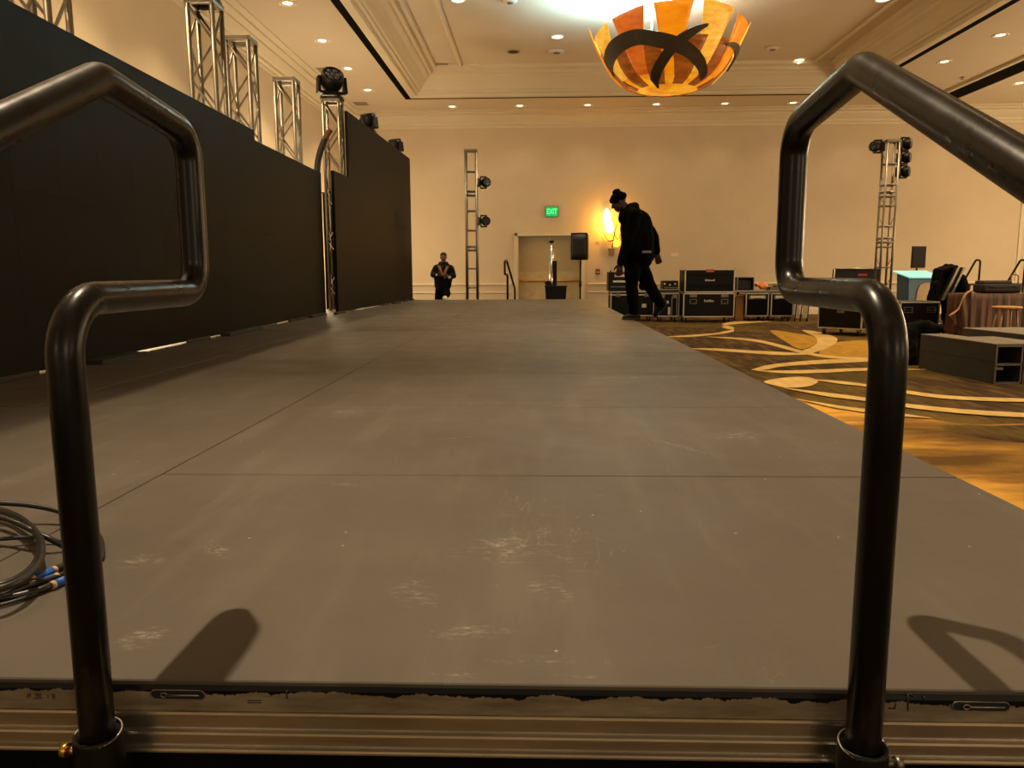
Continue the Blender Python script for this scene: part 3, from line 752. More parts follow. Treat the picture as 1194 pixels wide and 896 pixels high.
def chandelier():
    cx, cy = 2.62, 16.35
    t = thing('chandelier', 'large amber bowl chandelier of flared glass panels with dark crossing bands', 'chandelier', (cx, cy, 4.88))
    # bowl profile radius(z), z from the bottom
    P = [(0.0, 0.0), (0.38, 0.015), (0.68, 0.08), (0.92, 0.21), (1.10, 0.40), (1.24, 0.62), (1.36, 0.85), (1.47, 1.08), (1.57, 1.32), (1.66, 1.56)]
    S = [(math.hypot(P[i + 1][0] - P[i][0], P[i + 1][1] - P[i][1])) for i in range(len(P) - 1)]
    def prof(z, off=0.0):
        for i in range(len(P) - 1):
            if z <= P[i + 1][1] or i == len(P) - 2:
                f = (z - P[i][1]) / (P[i + 1][1] - P[i][1]); return P[i][0] + f * (P[i + 1][0] - P[i][0]) + off
    def shell(z0, z1, hw0, hw1, ang, off, nz=10, na=6, tilt=0.0):
        mb = MB()
        def fn(u, v):
            z = z0 + (z1 - z0) * v
            zz = z + tilt * (u - 0.5) * v
            h = hw0 + (hw1 - hw0) * v
            a = ang + (u - 0.5) * 2 * h
            r = prof(zz, off)
            return (r * math.cos(a), r * math.sin(a), zz)
        return mb.grid(fn, na, nz)
    # inner bowl
    mb = MB(); mb.lathe([(max(0.0, r - 0.03), z + 0.02) for r, z in P[:6]], 48); mb.build('bowl', G_bow, t, solid=0.012)
    n = 11; cols = [G_org, G_yel, G_org, G_yel, G_red, G_org, G_yel, G_red, G_org, G_yel, G_red]
    tops = {0: 1.27, 1: 1.27, -1: 1.20, 2: 1.16, -2: 1.08}
    face = math.atan2(-cy, -cx) + R(3)
    for i in range(n):
        j = i if i <= n // 2 else i - n
        m = {0: G_org, 1: G_yel, -1: G_red, 2: G_org, -2: G_yel}.get(j, cols[i])
        # +angle runs towards the right of the picture
        shell(0.20, tops.get(j, 1.22), R(6.5), R(13.2), face + j * 2 * PI / n, 0.03, tilt=(0.10 if j < 0 else -0.06 if j > 0 else 0.02)).build('glass_panel', m, t, solid=0.014)
    # darker shards between the petals
    for i in range(n):
        j = i if i <= n // 2 else i - n
        shell(0.06, 0.78 if j % 2 else 0.62, R(10), R(9), face + (j + 0.5) * 2 * PI / n, 0.008, 8, 5).build('glass_shard', G_brn, t, solid=0.01)
    for a, z0, z1 in ((R(14), 0.16, 0.74),):
        shell(z0, z1, R(9), R(15), face + a, 0.05, 8, 5, 0.05).build('glass_shard', G_brn, t, solid=0.01)
    # ribbons
    def ribbon(path, name):
        mb = MB(); q = spline([(a, z, w) for a, z, w in path], 8)
        vs = []
        for k in q:
            for e in (-1, 1):
                z = max(0.02, k.y + e * k.z / 2); r = prof(z, 0.075); a = face + R(k.x)
                vs.append((r * math.cos(a), r * math.sin(a), z))
        m = len(q); mb.add(vs, [(2 * i, 2 * i + 1, 2 * i + 3, 2 * i + 2) for i in range(m - 1)], False)
        mb.build(name, M_band, t, solid=0.03)
    ribbon([(-76, 0.44, .26), (-64, 0.58, .28), (-48, 0.70, .28), (-28, 0.76, .25), (-8, 0.66, .25), (10, 0.54, .24), (24, 0.40, .22), (38, 0.24, .16), (48, 0.14, .06)], 'dark_band')
    ribbon([(-26, 0.06, .12), (-20, 0.13, .20), (-12, 0.26, .27), (-3, 0.46, .28), (6, 0.64, .22), (17, 0.80, .14), (26, 0.90, .04)], 'dark_band')
    ribbon([(50, 0.66, .03), (62, 0.70, .10), (78, 0.66, .16), (96, 0.50, .18)], 'dark_band')
    # hanging rods and ceiling canopy
    for a in (40, 130, 220, 310):
        x, y = 0.45 * math.cos(R(a)), 0.45 * math.sin(R(a))
        MB().cyl((x, y, 0.30), (x, y, ZK - 4.88 - 0.03), 0.016, 8).build('rod', M_alud, t)
    MB().lathe([(0, ZK - 4.88 - 0.06), (0.60, ZK - 4.88 - 0.06), (0.66, ZK - 4.88 - 0.04), (0.66, ZK - 4.88), (0, ZK - 4.88)], 40).build('canopy', mat('canopy_white', (214, 214, 196), 0.6), t)
    for a in (0, 90, 180, 270):
        x, y = 0.30 * math.cos(R(a)), 0.30 * math.sin(R(a))
        b = MB(); b.cyl((x, y, 0.75), (x, y, 0.95), 0.03, 10); b.sphere((x, y, 1.04), 0.10, 14, 10)
        b.build('bulb', mat('bulb_glow', (255, 250, 240), 0.4, emit=((0.85, 0.97, 1.0), 14.0)), t)
    spot((cx - 0.70, cy - 0.2, 5.95), 1900, (0.46, 0.88, 1.0), 170, 0.8, 0.25, (0, 0, 1))
chandelier()

# ------------------------------------------------------------------ ceiling details
def ceiling_bits():
    def vent(x, y, z, w, d, label):
        t = thing('ceiling_vent', label, 'ceiling vent', (x, y, z), 0, 'flush ceiling vents')
        m = mat('vent_grey', (150, 136, 116), 0.6)
        f = MB()
        for s in (-1, 1): f.box((s * w / 2, 0, -0.004), (0.03, d + 0.03, 0.008)); f.box((0, s * d / 2, -0.004), (w, 0.03, 0.008))
        f.build('frame', m, t)
        l = MB()
        for i in range(8): l.box((0, -d / 2 + d * (i + .5) / 8, -0.003), (w - .02, d / 8 * .55, 0.006))
        l.build('louvre', m, t)
    g = atz(514, 77.5, ZK); vent(g.x, g.y, ZK, 0.40, 0.55, 'grey vent in the coffer corner nearest the LED walls')
    g = atz(977, 70.5, ZK); vent(g.x, g.y, ZK, 0.40, 0.55, 'grey vent in the coffer corner behind the handrail loop')
    g = atz(380, 81.5, ZC); vent(g.x, g.y, ZC, 0.35, 0.4, 'faint vent over the gap tower')
    g = atz(421, 121, ZC); vent(g.x, g.y, ZC, 0.35, 0.4, 'faint vent over the stepped LED wall')
    def detector(x, y, z, label, r=0.16):
        t = thing('smoke_detector', label, 'smoke detector', (x, y, z), 0, 'ceiling detectors')
        MB().lathe([(0, -0.05), (r * .7, -0.05), (r, -0.02), (r, 0), (0, 0)], 20).build('housing', mat('detector_white', (224, 214, 196), 0.5), t)
        MB().lathe([(0, -0.07), (r * .4, -0.065), (r * .45, -0.05), (0, -0.05)], 16).build('sensor', mat('detector_grey', (120, 108, 92), 0.5), t)
    g = atz(649, 59.5, ZK); detector(g.x, g.y, ZK, 'pale round detector in the coffer above the far downlights', 0.2)
    g = atz(901, 55.5, ZK); detector(g.x, g.y, ZK, 'round detector in the coffer right of the chandelier')
    g = atz(595, 0.5, ZK); detector(g.x, g.y, ZK, 'detector cut by the picture top', 0.15)
    g = atz(598.5, 60.5, ZK)
    t = thing('ceiling_recess', 'small dark recessed spotlight hole in the coffer', 'ceiling fitting', (g.x, g.y, ZK))
    MB().lathe([(0, -0.004), (0.12, -0.004), (0.13, -0.010), (0.16, -0.010), (0.165, 0)], 20).build('ring', mat('vent_grey', (150, 136, 116)), t)
    MB().lathe([(0, -0.006), (0.12, -0.006), (0.12, -0.001), (0, -0.001)], 20).build('dark_lens', M_dark, t)
    for i, (px_, py_, z, l) in enumerate(((646, 77, ZK, 'small sprinkler in the coffer near the far moulding'), (1122, 90, ZC, 'small sprinkler beside the dark ceiling track'))):
        g = atz(px_, py_, z)
        t = thing('hanging_sprinkler', l, 'sprinkler', (g.x, g.y, z), 0, 'ceiling sprinklers')
        mb = MB(); mb.lathe([(0, -0.01), (0.05, -0.01), (0.06, 0), (0, 0)], 14); mb.build('escutcheon', M_grey, t)
        mb = MB(); mb.cyl((0, 0, -0.01), (0, 0, -0.05), 0.018, 8); mb.cyl((0, 0, -0.05), (0, 0, -0.056), 0.045, 12); mb.build('nozzle', M_grey, t)
ceiling_bits()

# ------------------------------------------------------------------ back wall fittings
def exit_sign():
    w = aty(643.5, 247, YB - 0.06)
    t = thing('exit_sign', 'glowing green exit sign on the back wall above the door', 'exit sign', (w.x, YB, w.z))
    MB().box((0, -0.035, 0), (0.40, 0.07, 0.32)).build('housing', mat('exit_box', (20, 96, 52), 0.5), t, bevel=0.01)
    MB().box((0, -0.073, 0), (0.37, 0.008, 0.29)).build('face', mat('exit_green', (10, 150, 70), 0.4, emit=((0.005, 0.40, 0.10), 0.9)), t)
    cu = bpy.data.curves.new('exit_text', 'FONT'); cu.body = 'EXIT'; cu.size = 0.20; cu.align_x = 'CENTER'; cu.align_y = 'CENTER'; cu.extrude = 0.003; cu.offset = 0.002
    o = bpy.data.objects.new('tmp', cu); COL.objects.link(o)
    bpy.context.view_layer.update()
    me = bpy.data.meshes.new_from_object(o.evaluated_get(bpy.context.evaluated_depsgraph_get())); bpy.data.objects.remove(o)
    me.materials.clear(); me.materials.append(mat('exit_letters', (120, 240, 160), 0.4, emit=((0.10, 0.95, 0.35), 1.0)))
    q = bpy.data.objects.new('lettering', me); COL.objects.link(q); q.parent = t; q.location = (0, -0.08, 0); q.rotation_euler = (PI / 2, 0, 0); q.scale = (0.78, 1.15, 1)
exit_sign()

def sconce():
    w = aty(714, 262, YB - 0.15)
    t = thing('wall_sconce', 'glowing leaf-shaped wall sconce with a dark vine, behind the man in the beanie', 'wall lamp', (w.x, YB, w.z))
    mw = mat('sconce_hot', (255, 236, 170), 0.4, emit=((1.0, 0.80, 0.28), 6.0)); my = mat('sconce_amber', (255, 190, 40), 0.4, emit=((1.0, 0.52, 0.04), 2.2))
    def leaf(cx, cz, L, Wd, a, y, m):
        mb = MB()
        def fn(u, v):
            s = v * 2 - 1; half = Wd / 2 * math.sqrt(max(0, 1 - s * s)) * (1 - 0.25 * s)
            x, z = (u - 0.5) * 2 * half, s * L / 2
            yy = y - 0.05 * (1 - (2 * u - 1) ** 2) - 0.03 * (1 - s * s)
            return (cx + x * math.cos(a) - z * math.sin(a), yy, cz + x * math.sin(a) + z * math.cos(a))
        mb.grid(fn, 8, 10); mb.build('glass_leaf', m, t, solid=0.012)
    k = 24.4 / 901.5
    def p(px_, py_): return (px_ - 714) * k, (262 - py_) * k
    for px_, py_, L, Wd, a, y, m in ((708, 254, .46, .17, 3, -.13, mw), (711, 265, .34, .18, -5, -.15, mw), (717, 258, .44, .20, -18, -.10, my), (708.5, 275, .22, .17, 30, -.16, my), (717, 272, .40, .20, -8, -.12, my),
                                     (719, 282, .24, .18, -30, -.15, my), (722, 266, .3, .16, -25, -.09, my)):
        x, z = p(px_, py_); leaf(x, z, L * 1.15, Wd * 1.35, R(a), y, m)
    mv = mat('vine_iron', (44, 26, 12), 0.6, 0.4)
    def vine(pts, r=0.013):
        mb = MB(); mb.tube(spline([(*[p(a, b)[0]], y, p(a, b)[1]) for a, b, y in pts], 6), r, 8); mb.build('vine', mv, t)
    vine([(713.8, 289, -.20), (715, 280, -.22), (716.5, 270, -.23), (719, 262, -.2)], .016)
    vine([(715, 279, -.22), (711, 281, -.24), (706.5, 277, -.23), (705, 272, -.2)])
    vine([(716, 273, -.22), (720, 279, -.22), (723, 280, -.18)])
    x, z = p(713.5, 293)
    b = MB(); b.hexa([(x - .07, -.16, z - .12), (x + .07, -.16, z - .12), (x + .07, 0, z - .12), (x - .07, 0, z - .12)], [(x - .10, -.24, z + .12), (x + .10, -.24, z + .12), (x + .10, 0, z + .12), (x - .10, 0, z + .12)])
    b.build('bracket', mat('sconce_plaster', (168, 142, 104), 0.7), t, bevel=0.01)
    point((w.x - 0.15, YB - 0.40, w.z + 0.05), 55, (1.0, 0.42, 0.03), 0.10)
sconce()
def wall_plates():
    w = aty(697, 317, YB)
    t = thing('fire_alarm_pull', 'small red fire alarm pull station between the door and the road cases', 'alarm', (w.x, YB, w.z), 0)
    MB().box((0, -0.025, 0), (0.13, 0.05, 0.17)).build('housing', mat('alarm_red', (120, 34, 26), 0.5), t, bevel=0.006)
    MB().box((0, -0.055, -0.01), (0.08, 0.012, 0.03)).build('handle', M_white, t)
    w = aty(786.5, 297, YB)
    t = thing('wall_plate', 'blank pale wall plate above the tall road case stack', 'wall plate', (w.x, YB, w.z))
    MB().box((0, -0.008, 0), (0.26, 0.016, 0.12)).build('plate', mat('plate_pale', (226, 206, 176), 0.5), t, bevel=0.004)
    w = aty(697, 283, YB)
    t = thing('thermostat', 'small pale thermostat on the wall below the sconce glow', 'thermostat', (w.x, YB, w.z))
    MB().box((0, -0.012, 0), (0.10, 0.024, 0.08)).build('cover', mat('plate_tan', (188, 152, 110), 0.5), t, bevel=0.006)
wall_plates()

# ------------------------------------------------------------------ by the far end of the stage
def loudspeaker():
    Y = 20.2; w = aty(677, 288, Y)
    st = thing('speaker_stand', 'black pole stand under the loudspeaker by the door', 'speaker stand', (w.x, Y, 0))
    zb = w.z - 0.33
    MB().cyl((0, 0, 0.02), (0, 0, zb - 0.005), 0.022, 12).build('pole', M_black, st)
    MB().cyl((0, 0, 0.95), (0, 0, 1.10), 0.034, 12).build('collar', M_black, st)
    MB().lathe([(0, 0), (0.26, 0), (0.26, 0.015), (0.05, 0.03), (0.04, 0.08), (0, 0.08)], 24).build('base', M_black, st)
    t = thing('loudspeaker', 'black loudspeaker raised on a pole in front of the door', 'speaker', (w.x, Y, zb), R(-18))
    c = MB(); c.hexa([(-.22, -.17, 0), (.22, -.17, 0), (.16, .20, 0), (-.16, .20, 0)], [(-.22, -.17, .68), (.22, -.17, .68), (.16, .20, .64), (-.16, .20, .64)])
    c.build('cabinet', M_black, t, bevel=0.015)
    MB().grid(lambda u, v: (-.185 + .37 * u, -.172 - .03 * math.sin(PI * u), 0.02 + .62 * v), 10, 4).build('grille', M_grille, t, solid=0.006)
    h = MB(); h.tube(fillet([(-.19, 0, .14), (-.255, 0, .18), (-.255, 0, .40), (-.19, 0, .46)], .03, 5), 0.011, 8); h.build('handle', M_black, t)
loudspeaker()
def crank_stand():
    Y = 20.6; w = aty(643, 282, Y)
    t = thing('crank_stand', 'chrome telescopic crank stand in front of the door', 'lighting stand', (w.x, Y, 0))
    MB().cyl((0, 0, 0.05), (0, 0, w.z), 0.065, 16).build('mast', M_chrome, t)
    MB().cyl((0, 0, w.z), (0, 0, w.z + .03), 0.075, 16).build('top_cap', M_black, t)
    MB().box((0.10, 0, 1.05), (0.09, 0.12, 1.15)).build('carriage', M_black, t, bevel=0.01)
    b = MB(); b.box((-0.1, -.05, 0.98), (0.10, 0.10, 0.24)); b.tube(fillet([(-.12, -.1, 0.95), (-.12, -.2, 0.95), (-.2, -.2, 1.12)], .02, 3), 0.012, 8); b.build('winch', M_black, t)
    for a in (45, 135, 225, 315):
        MB().tube([(0, 0, 0.12), (0.45 * math.cos(R(a)), 0.45 * math.sin(R(a)), 0.03)], 0.02, 8).build('leg', M_black, t)
    Y = 20.0; w = aty(648, 334, Y)
    t = thing('waste_bin', 'black tapered waste bin at the foot of the crank stand', 'waste bin', (w.x, Y, 0))
    h = w.z; mb = MB()
    mb.hexa([(-.21, -.15, 0), (.21, -.15, 0), (.21, .15, 0), (-.21, .15, 0)], [(-.275, -.19, h), (.275, -.19, h), (.275, .19, h), (-.275, .19, h)]); mb.build('bin_body', M_black, t, bevel=0.015)
    mb = MB()
    for s in (-1, 1): mb.box((0, s * .185, h), (.58, .025, .03)); mb.box((s * .28, 0, h), (.025, .38, .03))
    mb.build('rim', M_black, t, bevel=0.006)
crank_stand()
g = aty(592, 349, 18.85)
handrail('stair_handrail', 'black looped stair handrail at the far end of the stage', 0, -1, (g.x + 0.02, 18.24, ST), R(174))

# ------------------------------------------------------------------ bodies: one continuous surface grown over joints
TMP = bpy.data.scenes.new('workshop')
VOX = 1.0
def capsule(mb, a, b, ra, rb, n=14):
    a, b = V(a), V(b); d = (b - a); L = max(d.length, 1e-5); q = d.to_track_quat('Z', 'Y').to_matrix().to_4x4()
    prof = [(ra * math.cos(t), ra * math.sin(t)) for t in [-PI / 2 + PI / 2 * k / 5 for k in range(6)]]
    prof += [(rb * math.cos(t), L + rb * math.sin(t)) for t in [PI / 2 * k / 5 for k in range(6)]]
    prof[0] = (0, prof[0][1]); prof[-1] = (0, prof[-1][1])
    mb.lathe(prof, n, Matrix.Translation(a) @ q)
def chain(mb, pts):
    for i in range(len(pts) - 1): capsule(mb, pts[i][0], pts[i + 1][0], pts[i][1], pts[i + 1][1])
def grow(mb, name, m, parent, voxel=0.008, smooth=4, wrinkle=0.0, wscale=7.0, loc=None, zmin=None):
    me = bpy.data.meshes.new('tmp'); me.from_pydata(mb.v, [], mb.f); me.update()
    bm = bmesh.new(); bm.from_mesh(me); bmesh.ops.remove_doubles(bm, verts=bm.verts, dist=1e-6); bmesh.ops.recalc_face_normals(bm, faces=bm.faces); bm.to_mesh(me); bm.free()
    o = bpy.data.objects.new('tmp', me); TMP.collection.objects.link(o)
    md = o.modifiers.new('r', 'REMESH'); md.mode = 'VOXEL'; md.voxel_size = voxel * VOX; md.use_smooth_shade = True
    if smooth:
        s = o.modifiers.new('s', 'SMOOTH'); s.factor = 0.5; s.iterations = smooth
    TMP.view_layers[0].update()
    r = bpy.data.meshes.new_from_object(o.evaluated_get(TMP.view_layers[0].depsgraph))
    bpy.data.objects.remove(o); bpy.data.meshes.remove(me)
    if wrinkle:
        for v in r.vertices:
            n = noise.noise(v.co * wscale) + 0.5 * noise.noise(v.co * wscale * 2.3 + V((3, 1, 7)))
            v.co += v.normal * (n * wrinkle)
    if zmin is not None:
        for v in r.vertices: v.co.z = max(v.co.z, zmin)
    r.materials.clear(); r.materials.append(m); r.name = name
    for p in r.polygons: p.use_smooth = True
    q = bpy.data.objects.new(name, r); COL.objects.link(q)
    if parent is not None: q.parent = parent
    if loc is not None: q.location = loc
    return q
def hand(mb, wrist, palm_dir, side_dir, s=1.0, curl=0.5):
    """palm, four unequal bent fingers and a thumb leaving the side of the palm"""
    w = V(wrist); d = V(palm_dir).normalized(); sd = V(side_dir); sd = (sd - d * sd.dot(d)).normalized(); nn = d.cross(sd)
    for k in (-1, 0, 1): capsule(mb, w + sd * 0.016 * k * s, w + (d * 0.085 + sd * 0.026 * k) * s, 0.017 * s, 0.014 * s, 10)
    for k, L in ((-1.5, .068), (-.5, .080), (.5, .084), (1.5, .074)):
        p0 = w + (d * 0.088 + sd * 0.021 * k) * s
        d1 = (d + nn * curl * 0.5 + sd * 0.08 * k).normalized(); d2 = (d + nn * curl * 1.6).normalized(); d3 = (d * 0.6 + nn * curl * 2.4).normalized()
        p1 = p0 + d1 * L * .45 * s; p2 = p1 + d2 * L * .32 * s; p3 = p2 + d3 * L * .24 * s
        chain(mb, [(p0, .0098 * s), (p1, .0092 * s), (p2, .0086 * s), (p3, .0078 * s)])
    t0 = w + (d * 0.025 + sd * 0.026) * s; t1 = t0 + (d * 0.035 + sd * 0.030 + nn * 0.012) * s; t2 = t1 + (d * 0.030 + sd * 0.006 + nn * 0.012) * s
    chain(mb, [(t0, .014 * s), (t1, .0115 * s), (t2, .0095 * s)])
def head_shape(mb, c, fwd, up, s=1.0):
    """cranium, jaw, brow, nose, lips, chin and ears; c is the middle of the head"""
    f = V(fwd).normalized(); u = V(up); u = (u - f * u.dot(f)).normalized(); r = f.cross(u)
    M = Matrix((r, f, u)).transposed()
    def e(x, y, z, a, b, d): mb.sphere(V(c) + (r * x + f * y + u * z) * s, (a * s, b * s, d * s), 16, 12, M)
    e(0, -.010, .035, .076, .094, .082); e(0, .022, -.030, .060, .070, .078); e(0, .050, -.085, .030, .030, .024)
    e(0, .072, .022, .052, .018, .016); capsule(mb, V(c) + (f * .088 + u * .012) * s, V(c) + (f * .106 - u * .026) * s, .010 * s, .015 * s, 10)
    e(0, .082, -.056, .026, .013, .008); e(0, .080, -.070, .022, .013, .009)
    for k in (-1, 1):
        e(k * .076, -.005, -.005, .010, .020, .032); e(k * .040, .062, -.015, .024, .022, .022)
    return M
M_skin = mat('skin_dark', (66, 40, 28), 0.5, 0, 0.08, 12)
M_pants = mat('black_trousers', (6, 5, 5), 0.9, 0, 0.15, 14, 0.2, 200, spec=0.05)
M_coat = mat('black_coat', (5, 5, 4), 0.9, 0, 0.2, 10, 0.2, 160, spec=0.05)
M_knit = mat('black_knit', (6, 5, 5), 0.95, 0, 0.2, 40, 0.5, 120, spec=0.05)
M_shoe = mat('black_shoe', (9, 9, 8), 0.6, 0, 0.2, 30, spec=0.15)
M_sole = mat('shoe_sole', (30, 28, 26), 0.7)

def worker():
    Y = 10.30
    def w(x, y, dy=0.0): return aty(x, y, Y + dy)
    base = V((w(740, 372).x, Y, ST))
    t = thing('person', 'person in a black beanie and dark coat, stooping as they walk along the stage edge', 'person', base)
    def p(x, y, dy=0.0): return w(x, y, dy) - base
    Lr, Rr = 0.13, -0.13     # far / near side in depth (walking towards -x: their left is nearer the camera)
    hip = p(739, 302); chest = p(741, 262); neck = p(731, 245); hd = p(722.0, 236)
    fk, fa = p(736.5, 334, -.10), p(739.5, 365, -.10)
    rk, ra = p(758, 334, .10), p(771.5, 356.5, .10)
    # body
    b = MB(); head_shape(b, hd, (-0.90, 0, -0.42), (-0.42, 0, 0.9), 1.02)
    chain(b, [(hd + V((.04, 0, -.03)), .056), (neck + V((.05, 0, -.04)), .062), (p(738, 254), .10)])
    chain(b, [(p(739, 254), .14), (chest, .145), (p(742, 283), .13), (hip, .135)])
    near = [p(740, 252, -.19), p(731.5, 285, -.25), p(723.5, 307, -.26)]
    farr = [p(744, 253, .19), p(762, 275, .25), p(765.5, 294, .22)]
    for A in (near, farr): chain(b, [(A[0], .055), (A[1], .042), (A[2], .028)])
    hand(b, near[2], (-.10, .05, -1), (-1, -.1, 0), 1.05, 0.35); hand(b, farr[2], (.25, 0, -1), (-1, .2, 0), 1.05, 0.5)
    for H, K, A in ((p(738.5, 306, -.10), fk, fa), (p(743, 306, .10), rk, ra)): chain(b, [(H, .085), (K, .055), (A, .038)])
    chain(b, [(fa, .04), (p(737, 370.5, -.10), .035), (p(728, 371.5, -.10), .026)])
    chain(b, [(ra, .04), (p(768, 362, .10), .035), (p(763.5, 368, .10), .024)])
    grow(b, 'body', M_skin, t, 0.0065, 2, zmin=0.006)
    # trousers
    b = MB()
    chain(b, [(p(740, 297), .150), (p(740, 306), .155)])
    for H, K, A in ((p(738, 307, -.09), fk, fa), (p(744, 307, .09), rk, ra)):
        m1 = H.lerp(K, .5); m2 = K.lerp(A, .5)
        chain(b, [(H, .118), (m1, .104), (K, .082), (m2, .076), (K.lerp(A, .93), .066)])
    grow(b, 'trousers', M_pants, t, 0.010, 3, 0.007, 9)
    # coat: long, hunched back, hood roll, loose sleeves
    b = MB()
    chain(b, [(p(736.5, 249), .13), (p(741.5, 262), .205), (p(743.5, 278), .218), (p(744, 291), .215), (p(743, 299), .205)])
    chain(b, [(p(735, 251, -.13), .10), (p(738, 270, -.12), .13), (p(740, 296, -.10), .14)]); chain(b, [(p(737, 251, .13), .10), (p(742, 270, .12), .13), (p(744, 296, .10), .14)])
    chain(b, [(p(738, 243, -.07), .055), (p(740.5, 241.5, 0), .062), (p(738, 243, .07), .055)])
    chain(b, [(p(729, 248), .075), (p(728, 254), .09)])
    for A in (near, farr): chain(b, [(A[0], .095), (A[0].lerp(A[1], .6), .080), (A[1], .072), (A[1].lerp(A[2], .6), .060), (A[1].lerp(A[2], .96), .050)])
    grow(b, 'coat', M_coat, t, 0.011, 3, 0.010, 6)
    # beanie with turned-up brim and bobble
    b = MB(); f = V((-0.90, 0, -0.42)).normalized(); u = V((-0.42, 0, 0.9)).normalized(); Mh = Matrix((f.cross(u), f, u)).transposed()
    b.sphere(hd + u * .055 - f * .008, (.094, .110, .082), 18, 12, Mh)
    grow(b, 'beanie', M_knit, t, 0.007, 2, 0.003, 30)
    b = MB(); b.lathe([(.086, -.03), (.100, -.028), (.104, .0), (.099, .03), (.086, .03)], 28, Matrix.Translation(hd + u * .055 - f * .008) @ Mh.to_4x4() @ Matrix.Diagonal((.98, 1.14, 1, 1)))
    b.build('beanie_brim', M_knit, t)
    b = MB(); b.sphere(hd + u * .138 - f * .02, (.05, .055, .035), 14, 10, Mh); grow(b, 'bobble', M_knit, t, 0.007, 1, 0.006, 60)
    # shoes
    b = MB(); chain(b, [(p(743, 369.5, -.10), .045), (p(737, 369.5, -.10), .052), (p(729, 371, -.10), .038)]); sh = grow(b, 'shoe', M_shoe, t, 0.008, 2, zmin=0.005)
    z = 0.012
    b = MB(); pts = [(p(744, 370, -.10).x, -.05), (p(744, 370, -.10).x, .03), (p(735, 370, -.10).x, .045), (p(727, 370, -.10).x, .04), (p(725.3, 370, -.10).x, 0), (p(728, 370, -.10).x, -.05), (p(736, 370, -.1).x, -.052)]
    b.prism(pts, lambda x, y: V((x, y - .10, 0.003)), lambda x, y: V((x, y - .10, 0.026))); b.build('sole', M_sole, sh, bevel=0.004)
    b = MB(); chain(b, [(p(774, 353, .10), .043), (p(770.5, 359, .10), .052), (p(764.5, 367, .10), .036)]); sh = grow(b, 'shoe', M_shoe, t, 0.008, 2, zmin=0.005)
    a, c = p(777, 355.5, .10), p(765.5, 370, .10); dr = (c - a).normalized(); nn = V((dr.z, 0, -dr.x))
    b = MB(); b.hexa([a + V((0, -.04, 0)), a + V((0, .04, 0)), c + V((0, .045, 0)), c + V((0, -.045, 0))], [a + nn * .022 + V((0, -.04, 0)), a + nn * .022 + V((0, .04, 0)), c + nn * .022 + V((0, .045, 0)), c + nn * .022 + V((0, -.045, 0))]); b.build('sole', M_sole, sh, bevel=0.004)
    # pouch on the belt and pocket flash
    b = MB(); b.box(p(754, 294, -.20), (.12, .04, .03)); b.build('tool', M_grey, t, bevel=0.006)
worker()

